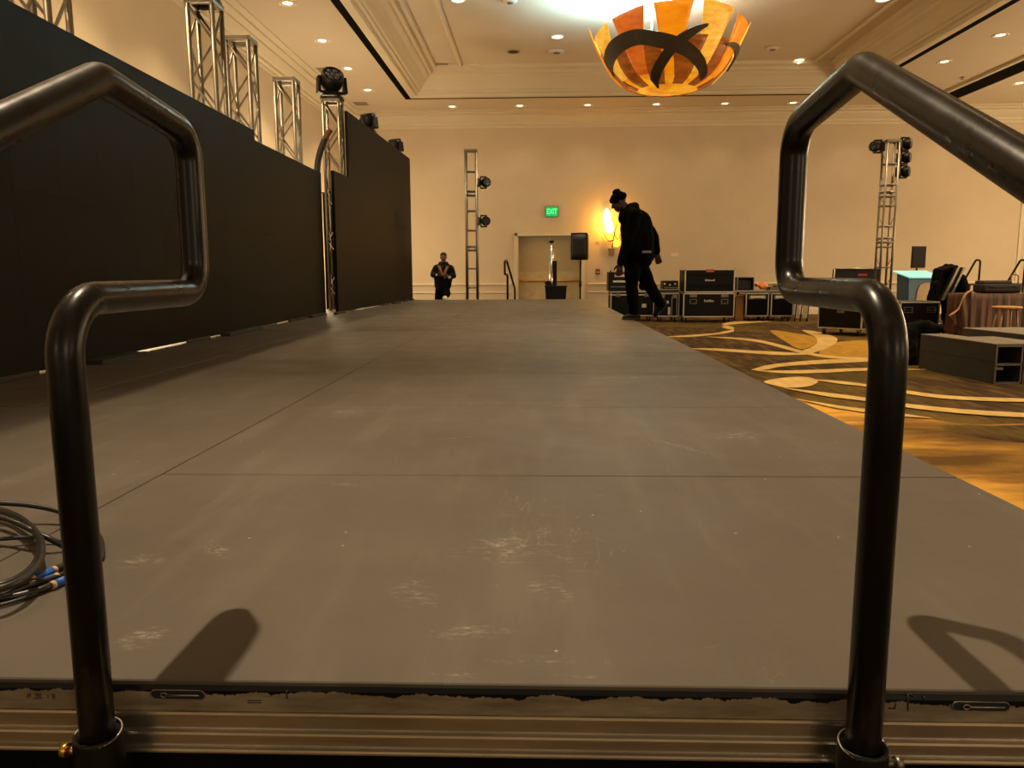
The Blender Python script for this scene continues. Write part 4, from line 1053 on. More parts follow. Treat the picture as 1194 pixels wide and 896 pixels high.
def stagehand():
    Y = 18.62
    def w(x, y, dy=0.0): return aty(x, y, Y + dy)
    c = w(516, 330); base = V((c.x, Y, 0))
    t = thing('person', 'person in a dark jacket with tan front bands, hands at waist, behind the stage end', 'person', base)
    def p(x, y, dy=0.0): return w(x, y, dy) - base
    hd = p(517, 300.3, -.03); hip = p(516, 337)
    skin = mat('skin_brown', (98, 60, 42), 0.5, 0, 0.08, 12)
    b = MB(); head_shape(b, hd, (0.05, -1, -.08), (0, 0, 1), 1.0)
    chain(b, [(hd + V((0, .02, -.05)), .055), (p(517, 308), .06), (p(517, 313), .12)])
    chain(b, [(p(517, 314), .14), (p(516.5, 325), .14), (hip, .135)])
    LA = [p(508.6, 313), p(505.0, 320.5, -.05), p(509.5, 321, -.24)]; RA = [p(525.4, 313), p(528.5, 321.5, -.05), p(524, 323.3, -.24)]
    for A in (LA, RA): chain(b, [(A[0], .055), (A[1], .042), (A[2], .028)])
    hand(b, LA[2], (.85, -.35, .1), (0, -.3, 1), 1.0, 0.6); hand(b, RA[2], (-.85, -.35, .1), (0, -.3, 1), 1.0, -0.6)
    ll = [p(512.5, 339), p(510.8, 354, -.05)]; ll.append(V((ll[1].x - .02, 0.04, 0.09)))
    rl = [p(519.5, 339), V((p(522, 339).x, -.30, p(522, 338.5).z)), V((p(522.2, 339).x, -.52, ST + .10))]
    rl[1] = V((p(523, 339).x, -.34, hip.z - 0.12))
    for A in (ll, rl): chain(b, [(A[0], .085), (A[1], .056), (A[2], .040)])
    grow(b, 'body', skin, t, 0.0065, 2)
    b = MB(); b.sphere(hd + V((0, .012, .048)), (.080, .096, .075), 16, 10); grow(b, 'hair', mat('black_hair', (16, 13, 11), 0.8), t, 0.007, 1, 0.003, 60)
    b = MB(); chain(b, [(p(516.2, 333), .15), (p(516, 338), .15)])
    for A, e in ((ll, .96), (rl, .96)): chain(b, [(A[0], .11), (A[0].lerp(A[1], .5), .10), (A[1], .085), (A[1].lerp(A[2], .5), .075), (A[1].lerp(A[2], e), .066)])
    grow(b, 'trousers', M_pants, t, 0.010, 3, 0.006, 9)
    b = MB(); chain(b, [(p(517, 311), .12), (p(517, 316), .165), (p(516.5, 325), .165), (p(516, 334), .165)])
    chain(b, [(p(512, 312.5), .095), (p(511.5, 324), .12), (p(511.8, 333), .11)]); chain(b, [(p(522, 312.5), .095), (p(522.2, 324), .12), (p(521, 333), .11)])
    chain(b, [(p(513.5, 307.5), .05), (p(517, 307.5, .06), .055), (p(520.5, 307.5), .05)])
    for A in (LA, RA): chain(b, [(A[0], .085), (A[1], .075), (A[1].lerp(A[2], .9), .055)])
    jk = grow(b, 'jacket', mat('dark_jacket', (15, 14, 15), 0.8, 0, 0.2, 10, spec=0.1), t, 0.011, 3, 0.008, 7)
    # tan bands down the open front and pale cuffs
    mt = mat('tan_band', (140, 96, 66), 0.8, 0, 0.15, 12)
    for sx, a, c2 in ((-1, (511.8, 310), (515.6, 321)), (1, (522, 310.5), (516.8, 322))):
        mb = MB(); q = [p(*a, -.145), p((a[0] + c2[0]) / 2, (a[1] + c2[1]) / 2, -.185), p(*c2, -.19)]
        s = spline(q, 6); vs = []
        for k in s: vs += [k + V((-.032, 0, 0)), k + V((.032, 0, 0))]
        mb.add(vs, [(2 * i, 2 * i + 1, 2 * i + 3, 2 * i + 2) for i in range(len(s) - 1)], True); mb.build('front_band', mt, jk, solid=0.02)
    for A in (LA, RA):
        mb = MB(); capsule(mb, A[1].lerp(A[2], .80), A[1].lerp(A[2], .92), .052, .050); mb.build('cuff', M_white, jk)
    for px_, A in ((0, ll), (1, rl)):
        z = 0.0 if px_ == 0 else ST
        a = V((A[2].x, A[2].y + .03, z + .05)); mb = MB(); chain(mb, [(a, .045), (a + V((0, -.08, 0)), .048), (a + V((0, -.19, -.015)), .034)])
        o = grow(mb, 'shoe', mat('white_shoe', (216, 212, 204), 0.5) if px_ else M_shoe, t, 0.008, 2)
        mb = MB(); mb.prism([(-.04, .05), (.04, .05), (.048, -.10), (.038, -.215), (-.038, -.215), (-.048, -.10)], lambda x, y: V((a.x + x, a.y + y, z + 0.002)), lambda x, y: V((a.x + x, a.y + y, z + .024)))
        mb.build('sole', mat('pale_sole', (190, 186, 178), 0.6) if px_ else M_sole, o, bevel=0.004)
stagehand()

# ------------------------------------------------------------------ road cases
def case_shell(t, w, d, h, z0, name='body', edge=0.027, latches=(), handles=(), split=None, alu=None, par=None):
    """laminate box with aluminium edges, ball corners, latch and handle dishes on the -y face"""
    alu = alu or mat('case_edge', (206, 198, 184), 0.38, 0.6, 0.08, 20); p = par or t
    bd = MB().box((0, 0, z0 + h / 2), (w - .008, d - .008, h - .008)).build(name, M_laminate, p)
    e = MB(); k = edge
    for sx in (-1, 1):
        for sy in (-1, 1): e.box((sx * (w / 2 - k / 2), sy * (d / 2 - k / 2), z0 + h / 2), (k, k, h))
        for zz in (z0 + k / 2, z0 + h - k / 2):
            e.box((sx * (w / 2 - k / 2), 0, zz), (k, d - 2 * k, k))
    for sy in (-1, 1):
        for zz in (z0 + k / 2, z0 + h - k / 2): e.box((0, sy * (d / 2 - k / 2), zz), (w - 2 * k, k, k))
    if split:
        for sy in (-1, 1): e.box((0, sy * (d / 2 + .001), z0 + h * split), (w, .006, .035))
        for sx in (-1, 1): e.box((sx * (w / 2 + .001), 0, z0 + h * split), (.006, d, .035))
    (e.build('edge_trim', alu, bd if not par else p))
    for sx in (-1, 1):
        for sy in (-1, 1):
            for zz in (z0 + .012, z0 + h - .012):
                MB().sphere((sx * (w / 2 - .012), sy * (d / 2 - .012), zz), .019, 10, 8).build('corner', M_alud, p)
    for x, z in latches:
        l = MB(); l.box((x, -d / 2 - .002, z), (.13, .008, .10)); l.build('latch_dish', M_alud, p, bevel=.004)
        MB().box((x, -d / 2 - .008, z), (.06, .01, .05)).build('latch', M_alu, p, bevel=.003)
    for x, z in handles:
        l = MB()
        for s in (-1, 1): l.box((x + s * .085, -d / 2 - .002, z), (.012, .008, .12)); l.box((x, -d / 2 - .002, z + s * .054), (.17, .008, .012))
        hd = l.build('handle_frame', M_alu, p)
        MB().tube(fillet([(x - .06, -d / 2 - .006, z + .02), (x - .06, -d / 2 - .022, z - .01), (x + .06, -d / 2 - .022, z - .01), (x + .06, -d / 2 - .006, z + .02)], .006, 3), .008, 8).build('handle', M_rubber, hd)
    return bd
def casters(t, w, d, n=2):
    for sy in (-1, 1):
        for i in range(n):
            x = -w / 2 + .10 + (w - .20) * i / (n - 1); y = sy * (d / 2 - .10)
            c = MB(); c.box((x, y, .128), (.10, .09, .012))
            for s in (-1, 1): c.box((x + s * .028, y, .092), (.006, .06, .07))
            c = c.build('caster', M_alud, t)
            MB().cyl((x - .018, y, .052), (x + .018, y, .052), .050, 16).build('wheel', M_rubber, c)
def text_bars(t, x, y, z, w, m, h=.035, n=6, name='marking'):
    """short illegible marking as uneven bars"""
    rr = random.Random(int(abs(x * 100 + z * 1000))); mb = MB(); cx = x - w / 2
    pw = w / n
    for i in range(n):
        hh = h * (1 if i == 0 else rr.uniform(.55, .95)); mb.box((cx + pw * (i + .5), y, z - (h - hh) / 2), (pw * .62, .003, hh))
    return mb.build(name, m, t)
def road_case(label, loc, w, d, h, rz=0.0, group=None, latches=(), handles=(), wheels=2, split=None, name='road_case'):
    t = thing(name, label, 'road case', loc, rz, group)
    z0 = .135 if wheels else 0.0
    case_shell(t, w, d, h, z0, latches=latches, handles=handles, split=split)
    if wheels: casters(t, w, d, wheels)
    return t
CG = 'road cases along the back wall'
def frame_at(x0, x1, ytop, ybot, Y):
    a, b = aty(x0, ytop, Y), aty(x1, ytop, Y); return (a.x + b.x) / 2, b.x - a.x, a.z, aty(x0, ybot, Y).z
# tall stack with a red tag: base on casters and lid section on top
Y = 20.6
cx, w_, zt, _ = frame_at(797, 857, 342, 372, Y); h = zt - .135
t = road_case('wide black road case on casters, base of the tallest stack', (cx, Y + .40, 0), w_, .8, h, 0, CG, latches=(), handles=((-w_ / 2 + .26, .135 + h - .22), (w_ / 2 - .26, .135 + h - .22)))
MB().box((-w_ / 2 + .26, -.403, .135 + h - .07), (.19, .006, .08)).build('latch_plate', M_grey, t); MB().box((w_ / 2 - .26, -.403, .135 + h - .07), (.19, .006, .08)).build('latch_plate', M_grey, t)
text_bars(t, 0, -.402, .135 + h - .20, .26, M_white, .06, 7)
cx2, w2, zt2, _ = frame_at(799, 857.5, 314, 342, Y); h2 = zt2 - zt - .016
t = thing('road_case', 'wide black road case with a red tag, lying on top of the tallest stack', 'road case', (cx2, Y + .41, zt + .015), 0, CG)
case_shell(t, w2, .8, h2, 0)
MB().box((0, -.404, h2 - .045), (.22, .008, .075)).build('red_tag', M_red, t); text_bars(t, 0, -.41, h2 - .045, .16, mat('tag_pale', (226, 150, 130), 0.6), .03, 5)
text_bars(t, 0, -.402, h2 * .53, .26, M_white, .05, 7)
f = MB()
for i in range(16): f.box((-w2 / 2 + .10 + (w2 - .2) * i / 15, -.401, .16), (.03, .006, .05 + .03 * (i % 3)))
f.build('vent_slot', M_foam, t)
f = MB()
for i in range(10): f.box((-w2 / 2 + .12 + (w2 - .24) * i / 9, -.401, h2 - .16), (.09, .006, .016))
f.build('louvre', M_foam, t)
# pair behind the man: rack on a case
Y = 21.2
cx, w_, zt, _ = frame_at(712, 763, 340, 370, Y); h = zt - .135
t = road_case('black road case under the equipment rack, half hidden by the man in the beanie', (cx, Y + .35, 0), w_, .7, h, 0, CG, latches=((-w_ / 2 + .2, .135 + h - .10), (w_ / 2 - .2, .135 + h - .10)), split=.86)
MB().box((w_ / 2 - .27, -.354, .135 + h * .42), (.12, .006, .10)).build('label_sticker', M_white, t)
x0, ww, zt2, _ = frame_at(710, 737, 317.5, 340, Y)
t = thing('equipment_rack', 'short black rack with pale strips and a red strip, on the half hidden case', 'rack', (x0, Y + .35, zt + .010), 0)
hh = zt2 - zt - .003
MB().box((0, 0, hh / 2), (ww, .55, hh)).build('rack_body', M_black, t, bevel=.012)
for z, hgt, m, xx, wd in ((hh * .80, .07, M_white, .05, .40), (hh * .50, .05, M_white, -.02, .34), (hh * .22, .03, M_grey, 0, .5)):
    MB().box((xx, -.279, z), (wd, .012, hgt)).build('front_panel', m, t)
MB().box((0.05, -.27, hh - .02), (.42, .03, .03)).build('red_strip', M_red, t)
for s in (-1, 1): MB().cyl((s * .26, -.25, hh), (s * .26, -.25, hh + .05), .016, 8).build('knob', M_black, t)
# backpack on the same case
x0, ww, zb, _ = frame_at(747, 766, 318, 340, Y)
t = thing('backpack', 'black backpack slumped on the case behind the walking man', 'bag', (x0, Y + .33, zt + .010))
b = MB(); chain(b, [((-.08, 0, .14), .14), ((-.06, 0, .33), .12)]); chain(b, [((.10, 0, .12), .12), ((.06, .02, .26), .10)]); b.sphere((0, -.08, .13), (.13, .10, .12))
for v in range(len(b.v)): b.v[v] = (b.v[v][0], b.v[v][1], max(.0, b.v[v][2]))
grow(b, 'bag_body', M_cloth, t, .012, 3, .012, 9)
MB().tube(spline([(-.10, -.02, .42), (-.06, -.02, .52), (0.0, -.02, .50), (.02, -.02, .38)], 6), .013, 8).build('carry_strap', M_rubber, t)
# narrow cases with an amplifier between them and the tall stack
Y = 20.9
cx, w_, zt, _ = frame_at(767, 792.5, 342, 373, Y); h = zt - .135
t = road_case('narrow black road case with white stickers, between the walking man and the tallest stack', (cx, Y + .35, 0), w_, .7, h, 0, CG, latches=((-.17, .135 + h - .09), (.17, .135 + h - .09)))
MB().box((-.06, -.354, .135 + h * .62), (.13, .006, .07)).build('label_sticker', M_white, t)
MB().box((.02, -.354, .135 + h * .25), (.06, .006, .20)).build('label_sticker', M_white, t)
f = MB()
for s in (.09, .22): f.box((s, -.354, .135 + h * .45), (.02, .008, h * .8))
f.build('side_rail', M_alu, t)
x0, ww, z1, _ = frame_at(766.5, 793, 338, 342, Y)
t = thing('case_tray', 'pale shallow case lid under the amplifier, on the narrow road case', 'case lid', (x0, Y + .36, zt + .010)); hh = z1 - zt
c = MB().box((0, 0, hh / 2), (ww, .74, hh)).build('tray', M_alu, t, bevel=.01); MB().box((0, -.372, hh * .5), (ww * .9, .006, hh * .4)).build('stripe', M_foam, t)
x0, ww, z2, _ = frame_at(774, 792, 328, 338, Y)
t = thing('amplifier', 'black amplifier with pale knobs, on the narrow road case tray', 'amplifier', (x0, Y + .34, z1 + .014)); hh = z2 - z1 - .004
MB().box((0, 0, hh / 2), (ww, .42, hh)).build('chassis', M_black, t, bevel=.012)
for i, x in enumerate((-.16, -.02, .12)):
    MB().cyl((x, -.212, hh * (.62 if i != 1 else .5)), (x, -.235, hh * (.62 if i != 1 else .5)), .025, 12).build('knob', M_white, t)
MB().box((0, -.214, hh * .18), (ww * .85, .008, .03)).build('switch_strip', M_grey, t)
# two open-front cases right of the stack
Y = 20.9
PG = 'matching square-front cases'
for (x0, x1), l in (((870, 897), 'square-front black case, nearer the tallest stack of the matching two'), ((899.5, 926), 'square-front black case, nearer the handrail of the matching two')):
    cx, w_, zt, _ = frame_at(x0, x1, 342, 373, Y); h = zt - .135
    t = road_case(l, (cx, Y + .35, 0), w_, .7, h, 0, PG, latches=((-.17, .135 + h - .11), (.17, .135 + h - .11)))
    MB().box((0, -.358, .135 + h - .10), (w_ * .62, .012, .07)).build('label_strip', M_white, t)
    MB().box((0, -.353, .135 + h * .40), (w_ * .80, .006, h * .62)).build('front_panel', M_foam, t)
    zc = zt
# long case behind with gear on top
Y = 21.75
cx, w_, zt, _ = frame_at(858, 928, 339, 372, Y); h = zt - .135
t = road_case('long low road case behind the two matching square-front cases', (cx, Y + .32, 0), w_, .6, h, 0, CG, latches=((-w_ / 2 + .1, .55),), wheels=3)
x0, ww, z1, _ = frame_at(861, 880, 323.5, 339, Y)
t = thing('monitor_box', 'small black open-front box on the long low case', 'equipment box', (x0, Y + .26, zt + .003)); hh = z1 - zt - .003
f = MB(); 
for s in (-1, 1): f.box((s * (ww / 2 - .015), 0, hh / 2), (.03, .4, hh)); f.box((0, 0, hh / 2 + s * (hh / 2 - .015)), (ww - .06, .4, .03))
f.box((0, .19, hh / 2), (ww - .06, .02, hh - .06)); f.build('shell', M_black, t)
f = MB()
for s in (-1, 1): f.box((s * (ww / 2), -.2, hh / 2), (.018, .014, hh))
f.box((0, -.2, hh), (ww, .014, .018)); f.build('edge_trim', M_alu, t); MB().box((0, -.10, hh * .45), (ww - .08, .02, hh - .12)).build('dark_face', M_grille, t)
x0, ww, z1, _ = frame_at(881, 898, 327, 339, Y)
t = thing('cloth_bundle', 'crumpled orange and pink cloth bundle on the long low case', 'cloth', (x0, Y + .28, zt + .002)); rr = random.Random(5)
b = MB()
for i in range(7): b.sphere((rr.uniform(-.13, .13), rr.uniform(-.1, .1), .07 + rr.uniform(0, .10)), (rr.uniform(.06, .10), .09, rr.uniform(.05, .08)))
for v in range(len(b.v)): b.v[v] = (b.v[v][0], b.v[v][1], max(.003, b.v[v][2]))
grow(b, 'cloth', mat('orange_cloth', (224, 140, 88), 0.85, 0, 0.3, 9), t, .011, 2, .022, 14)
x0, ww, z1, _ = frame_at(899, 921, 331, 339, Y)
t = thing('cable_tray', 'dull metal tray of loose cables on the long low case, behind the handrail', 'tray', (x0, Y + .28, zt + .003)); hh = .09
f = MB(); f.box((0, 0, .006), (ww, .4, .012))
for s in (-1, 1): f.box((0, s * .195, hh / 2), (ww, .012, hh)); f.box((s * (ww / 2 - .006), 0, hh / 2), (.012, .38, hh))
f.build('tray', M_alud, t)
for q in range(3): MB().tube(spline([(-.2 + .02 * q, -.12, .04), (-.08, .1, .09 + .03 * q), (.08, -.1, .13), (.2, .08, .05 + .02 * q)], 8), .018, 8).build('loose_cable', (M_rubber, M_white, M_grey)[q], t)
# tan carton beside the tall stack
g = aty(863.5, 347, 21.0)
t = thing('cardboard_box', 'worn tan cardboard box squeezed between the tallest stack and the square-front cases', 'box', (g.x, 21.25, 0))
zt = g.z; m = mat('cardboard', (150, 110, 66), 0.85, 0, 0.15, 8)
MB().box((0, 0, zt / 2), (.22, .4, zt)).build('carton', m, t, bevel=.005)
MB().hexa([(-.11, -.2, zt), (.11, -.2, zt), (.11, -.19, zt), (-.11, -.19, zt)], [(-.10, -.27, zt + .05), (.10, -.27, zt + .07), (.10, -.26, zt + .08), (-.10, -.26, zt + .06)]).build('flap', m, t)
# grey folding cart
Y = 20.5
a, b = aty(927, 372, Y), aty(946, 372, Y); zt = aty(927, 350, Y).z
t = thing('folding_cart', 'pale panelled folding cart with black legs, seen under the handrail bend', 'cart', ((a.x + b.x) / 2, Y + .2, 0)); ww = b.x - a.x
for x in (-ww / 2 + .05, -.02, ww / 2 - .05):
    MB().tube(fillet([(x - .03, -.12, .01), (x, -.1, .35), (x + .05, 0, zt - .02), (x + .05, .15, .01)], .06, 5), .014, 8).build('leg', M_black, t)
for x in (-ww / 4, ww / 4): MB().box((x, -.02, zt * .52), (ww / 2 - .08, .02, zt * .7)).build('panel', mat('pale_panel', (206, 190, 164), 0.6), t, bevel=.004)
MB().tube([(-ww / 2, -.04, .09), (ww / 2, -.04, .09)], .012, 8).build('crossbar', M_alud, t)

# ------------------------------------------------------------------ right-hand cluster
# case turned to the camera, under the rail
g = atz(1004, 393.0, 0); ang = R(-48)
t = road_case('black road case set at an angle to the stage, seen through the handrail bend', (0, 0, 0), .95, .95, .60, ang, None, handles=())
fx, fy = V((math.cos(ang), math.sin(ang), 0)), V((-math.sin(ang), math.cos(ang), 0))
t.location = V((g.x, g.y, 0)) - fx * .475 + fy * .475
MB().box((0.02, -.478, .135 + .36), (.16, .006, .055)).build('label_sticker', M_grey, t)
MB().box((.478, -.30, .135 + .46), (.006, .16, .06)).build('label_sticker', M_white, t)
# case behind with its lid open
Y = 18.2
cx, w_, zt, _ = frame_at(984, 1040, 351, 372, Y); h = zt - .135
t = road_case('black road case with a red-marked lid standing open', (cx, Y + .40, 0), w_, .8, h, 0, None)
zl = aty(1000, 313.5, Y + .9).z - zt
ld = MB(); ld.hexa([(-w_ / 2, .38, zt), (w_ / 2, .38, zt), (w_ / 2, .50, zt), (-w_ / 2, .50, zt)], [(-w_ / 2 + .12, .58, zt + zl), (w_ / 2 + .12, .58, zt + zl), (w_ / 2 + .12, .70, zt + zl), (-w_ / 2 + .12, .70, zt + zl)])
l = ld.build('lid', M_laminate, t)
e = MB()
def lp(u, v, o=-.012): return V((-w_ / 2 + .12 * v + w_ * u, .38 + .20 * v + o, zt + zl * v))
for a, b in (((0, 0), (0, 1)), ((1, 0), (1, 1)), ((0, 1), (1, 1))): e.tube([lp(*a), lp(*b)], .020, 6)
e.build('edge_trim', M_alu, l)
e = MB(); e.hexa([lp(.05, .04, -.03), lp(.95, .04, -.03), lp(.95, .04, .02), lp(.05, .04, .02)], [lp(.05, .66, -.03), lp(.95, .66, -.03), lp(.95, .66, .02), lp(.05, .66, .02)]); e.build('foam', mat('grey_foam', (44, 42, 38), 0.95, 0, 0.2, 40), l)
c = lp(.62, .80, -.006); e = MB(); rr = random.Random(4)
for i in range(6): e.box((c.x - .09 + .036 * i, c.y, c.z), (.024, .006, .05 + .02 * rr.random()))
e.build('red_marking', mat('red_mark_paint', (190, 30, 24), 0.5), l)  # plain red paint, no emission
# case with handle dishes in front of the lectern
Y = 16.4
cx, w_, zt, _ = frame_at(1050, 1096.5, 352, 385, Y); h = zt - .135
t = road_case('black road case with two pale handle dishes, its lid tipped up beside the lectern', (cx, Y + .40, 0), w_, .8, h, 0, None, handles=((-w_ / 2 + .17, .135 + h - .17), (w_ / 2 - .17, .135 + h - .17)))
MB().box((w_ / 2 - .02, -.403, .135 + h * .5), (.03, .008, h * .9)).build('side_rail', M_alu, t)
zl = aty(1110, 313, Y + .6).z - zt
a0, a1 = aty(1099, 351, Y + .2), aty(1113, 313, Y + .35)
def lq(y, v): return V((a0.x + (a1.x - a0.x) * v - cx, y - .1 - .0 * v, zt + .02 + (a1.z - zt) * v))
ld = MB(); ld.hexa([lq(-.10, 0), lq(-.10, 0) + V((.13, 0, 0)), lq(.55, 0) + V((.13, 0, 0)), lq(.55, 0)], [lq(-.10, 1), lq(-.10, 1) + V((.13, 0, 0)), lq(.55, 1) + V((.13, 0, 0)), lq(.55, 1)])
l = ld.build('lid', M_laminate, t)
e = MB()
for dx in (-.004, .115): e.hexa([lq(-.125, 0) + V((dx - .02, 0, 0)), lq(-.125, 0) + V((dx + .025, 0, 0)), lq(-.09, 0) + V((dx + .025, 0, 0)), lq(-.09, 0) + V((dx - .02, 0, 0))], [lq(-.125, 1) + V((dx - .02, 0, 0)), lq(-.125, 1) + V((dx + .025, 0, 0)), lq(-.09, 1) + V((dx + .025, 0, 0)), lq(-.09, 1) + V((dx - .02, 0, 0))])
e.build('edge_trim', M_alu, l)
lid_top, lid_x0, lid_x1, lidY = a1.z, a0.x, a1.x, Y + .40
# black cover thrown over that lid
def hung_cloth():
    Y0 = lidY
    o = V((a1.x, Y0 + .12, 0))
    t = thing('dust_cover', 'black cloth cover hanging over the tipped-up case lid', 'cloth', o)
    P = [((1089, 352), .05), ((1093, 335), .06), ((1098, 314), .07), ((1108, 309), .09), ((1117, 312), .10), ((1122, 325), .12), ((1127, 340), .14), ((1130, 362), .16), ((1118, 384), .14)]
    b = MB()
    def q(x, y): w = aty(x, y, Y0 + .12); return w - o
    def cap(a, b_, r0, r1): capsule(b, q(*a), q(*b_), r0, r1)
    for yo in (-.16, 0, .16):
        s = V((0, yo, 0))
        for A, B, r in (((1091, 350), (1099, 316), .055), ((1099, 316), (1112, 312), .06), ((1112, 312), (1119, 324), .085), ((1119, 326), (1124, 346), .11)):
            if yo < -.1 and B == (1119, 324): continue
            capsule(b, q(*A) + s + V((0, .10, 0)), q(*B) + s + V((0, .10, 0)), r, r)
    for yo in (.05, .2):
        s = V((0, yo, 0)); capsule(b, q(1117, 330) + s, q(1117, 372) + s, .13, .15); capsule(b, q(1124, 345) + s, q(1122, 378) + s, .12, .13); capsule(b, q(1110, 350) + s, q(1112, 374) + s, .12, .14); capsule(b, q(1095, 332) + s, q(1093, 350) + s, .09, .08); capsule(b, q(1104, 318) + s, q(1100, 346) + s, .10, .11)
        capsule(b, q(1112, 318) + s, q(1108, 350) + s, .12, .14); capsule(b, q(1117, 372) + s, V((q(1117, 384).x, yo, .10)), .14, .10)
    grow(b, 'cloth', M_cloth, t, .014, 4, .022, 6)
hung_cloth()
# lectern
Y = 18.9
a, b = aty(1054, 350, Y), aty(1093, 350, Y); zt = aty(1070, 322, Y).z; cx = (a.x + b.x) / 2; ww = b.x - a.x
t = thing('lectern', 'blue lectern with a turquoise slanted top', 'lectern', (cx, Y + .2, 0), R(12))
m = mat('lectern_blue', (66, 98, 122), 0.5, 0, 0.12, 4)
MB().hexa([(-.36, -.22, 0), (.36, -.22, 0), (.36, .22, 0), (-.36, .22, 0)], [(-.40, -.20, zt - .06), (.40, -.20, zt - .06), (.40, .24, zt + .06), (-.40, .24, zt + .06)]).build('body', m, t, bevel=.01)
MB().hexa([(-.47, -.30, zt - .055), (.47, -.30, zt - .055), (.47, .34, zt + .10), (-.47, .34, zt + .10)], [(-.47, -.30, zt - .025), (.47, -.30, zt - .025), (.47, .34, zt + .13), (-.47, .34, zt + .13)]).build('slanted_top', mat('lectern_top', (150, 226, 226), 0.35, 0, 0.06, 5, emit=((0.10, 0.60, 0.72), 0.36)), t, bevel=.008)  # emission added to the top to lift its turquoise colour
MB().prism([(-.20, 0.02), (.40, 0.02), (.40, zt - .16), (.02, zt - .16), (-.10, zt - .20), (-.16, zt - .32), (-.20, zt - .6)], lambda x, z: V((x, -.235, z)), lambda x, z: V((x, -.20, z))).build('front_panel', mat('lectern_tan', (170, 148, 112), 0.6, 0, 0.15, 6), t)
# monitor on a pole behind the lectern
Y = 20.1
c = aty(1071, 300, Y); 
t = thing('display_monitor', 'black portrait monitor on a pole behind the lectern', 'monitor', (c.x, Y, 0), R(14))
MB().cyl((0, 0.04, .02), (0, 0.04, c.z - .1), .022, 10).build('pole', M_black, t)
MB().lathe([(0, 0), (.30, 0), (.30, .02), (.04, .03), (0, .03)], 24, Matrix.Translation((0, .04, 0))).build('base', M_black, t)
hh = aty(1071, 287.5, Y).z - aty(1071, 313, Y).z; ww = .40
MB().box((0, 0, c.z), (ww, .05, hh)).build('housing', M_black, t, bevel=.012); MB().box((0, -.028, c.z), (ww - .04, .006, hh - .05)).build('screen', mat('dark_screen', (8, 8, 8), 0.5, spec=0.15), t)
MB().box((-.02, .06, c.z), (.24, .08, .30)).build('rear_box', M_alud, t, bevel=.02)
# another stair unit far right: two rails seen nearly edge on
for px_, l, k in ((1137, 'thin black looped stair handrail behind the duffel bag', 0), (1189, 'thin black stair handrail cut by the picture edge behind the duffel bag', 1)):
    Y = 19.3; g = aty(px_, 340, Y)
    t = thing('stair_handrail', l, 'handrail', (g.x, Y, 0), 0, 'handrails in front of the far right wall')
    z1 = aty(px_, 303, Y).z
    dx = -.26
    MB().tube(fillet([(dx, .5, 0.0), (dx + .02, .5, .6), (-.01, .05, z1), (.04, -.05, z1 - .02), (.035, -.05, 0)], [.08, .05, .05], 6), .024, 12).build('rail_tube', M_hr, t)
    MB().cyl((.035, -.05, 0), (.035, -.05, .25), .036, 12).build('socket', M_black, t)
Y = 19.9; a, b = aty(1128, 332, Y), aty(1230, 332, Y)
t = thing('barrier_bar', 'thin dark horizontal barrier bar behind the duffel bag', 'barrier', ((a.x + b.x) / 2, Y, 0))
MB().tube([(-(b.x - a.x) / 2, 0, a.z), ((b.x - a.x) / 2, 0, a.z)], .02, 8).build('bar', M_hr, t)
for s in (-1, 1): MB().cyl((s * ((b.x - a.x) / 2 - .06), 0, 0), (s * ((b.x - a.x) / 2 - .06), 0, a.z), .022, 10).build('post', M_hr, t)
# table under a brown striped cloth with one flared corner
Y = 15.3
a = aty(1132, 343, Y); zt = a.z - .006
x0, x1 = a.x, a.x + 2.2
t = thing('skirted_table', 'table under a pleated brown cloth with a flared corner, carrying the duffel bag', 'table', ((x0 + x1) / 2, Y + .40, 0)); hw = (x1 - x0) / 2
MB().box((0, 0, zt - .015), (2 * hw - .02, .78, .03)).build('tabletop', mat('table_wood', (120, 84, 54), 0.5), t, bevel=.004)
for sx in (-1, 1):
    for sy in (-1, 1): MB().cyl((sx * (hw - .12), sy * .32, 0), (sx * (hw - .12), sy * .32, zt - .03), .02, 10).build('leg', M_grey, t)
k = NT('brown_stripe_cloth'); p = k.coord('Object'); sp = k.node('ShaderNodeSeparateXYZ'); k.link(p, sp.inputs[0])
n = k.noise(p, 1.0, 2, 0.5, (7, 7, .02)); k.link(k.ramp(n, [(0.40, lin((46, 26, 16))), (0.5, lin((92, 54, 34))), (0.58, lin((56, 32, 20))), (0.68, lin((136, 84, 56)))]), k.b.inputs['Base Color']); k.b.inputs['Roughness'].default_value = 0.55
M_brown = k.m
def skirt_fn(u, v):
    L = 2 * hw + 1.6; s = u * L; z = zt * (1 - v) + .01
    if s < .8: x, y, nx, ny = -hw, .4 - s, -1, 0
    elif s < .8 + 2 * hw: x, y, nx, ny = -hw + s - .8, -.4, 0, -1
    else: x, y, nx, ny = hw, -.4 + s - .8 - 2 * hw, 1, 0
    f = .012 + .035 * v * (0.5 + 0.5 * math.sin(s * 34 + 1.4 * math.sin(s * 5))) + .02 * v
    return (x + nx * f, y + ny * f, z)
MB().grid(skirt_fn, 260, 8).build('cloth_skirt', M_brown, t, solid=.006)
MB().box((0, 0, zt + .004), (2 * hw + .03, .83, .008)).build('cloth_top', M_brown, t)
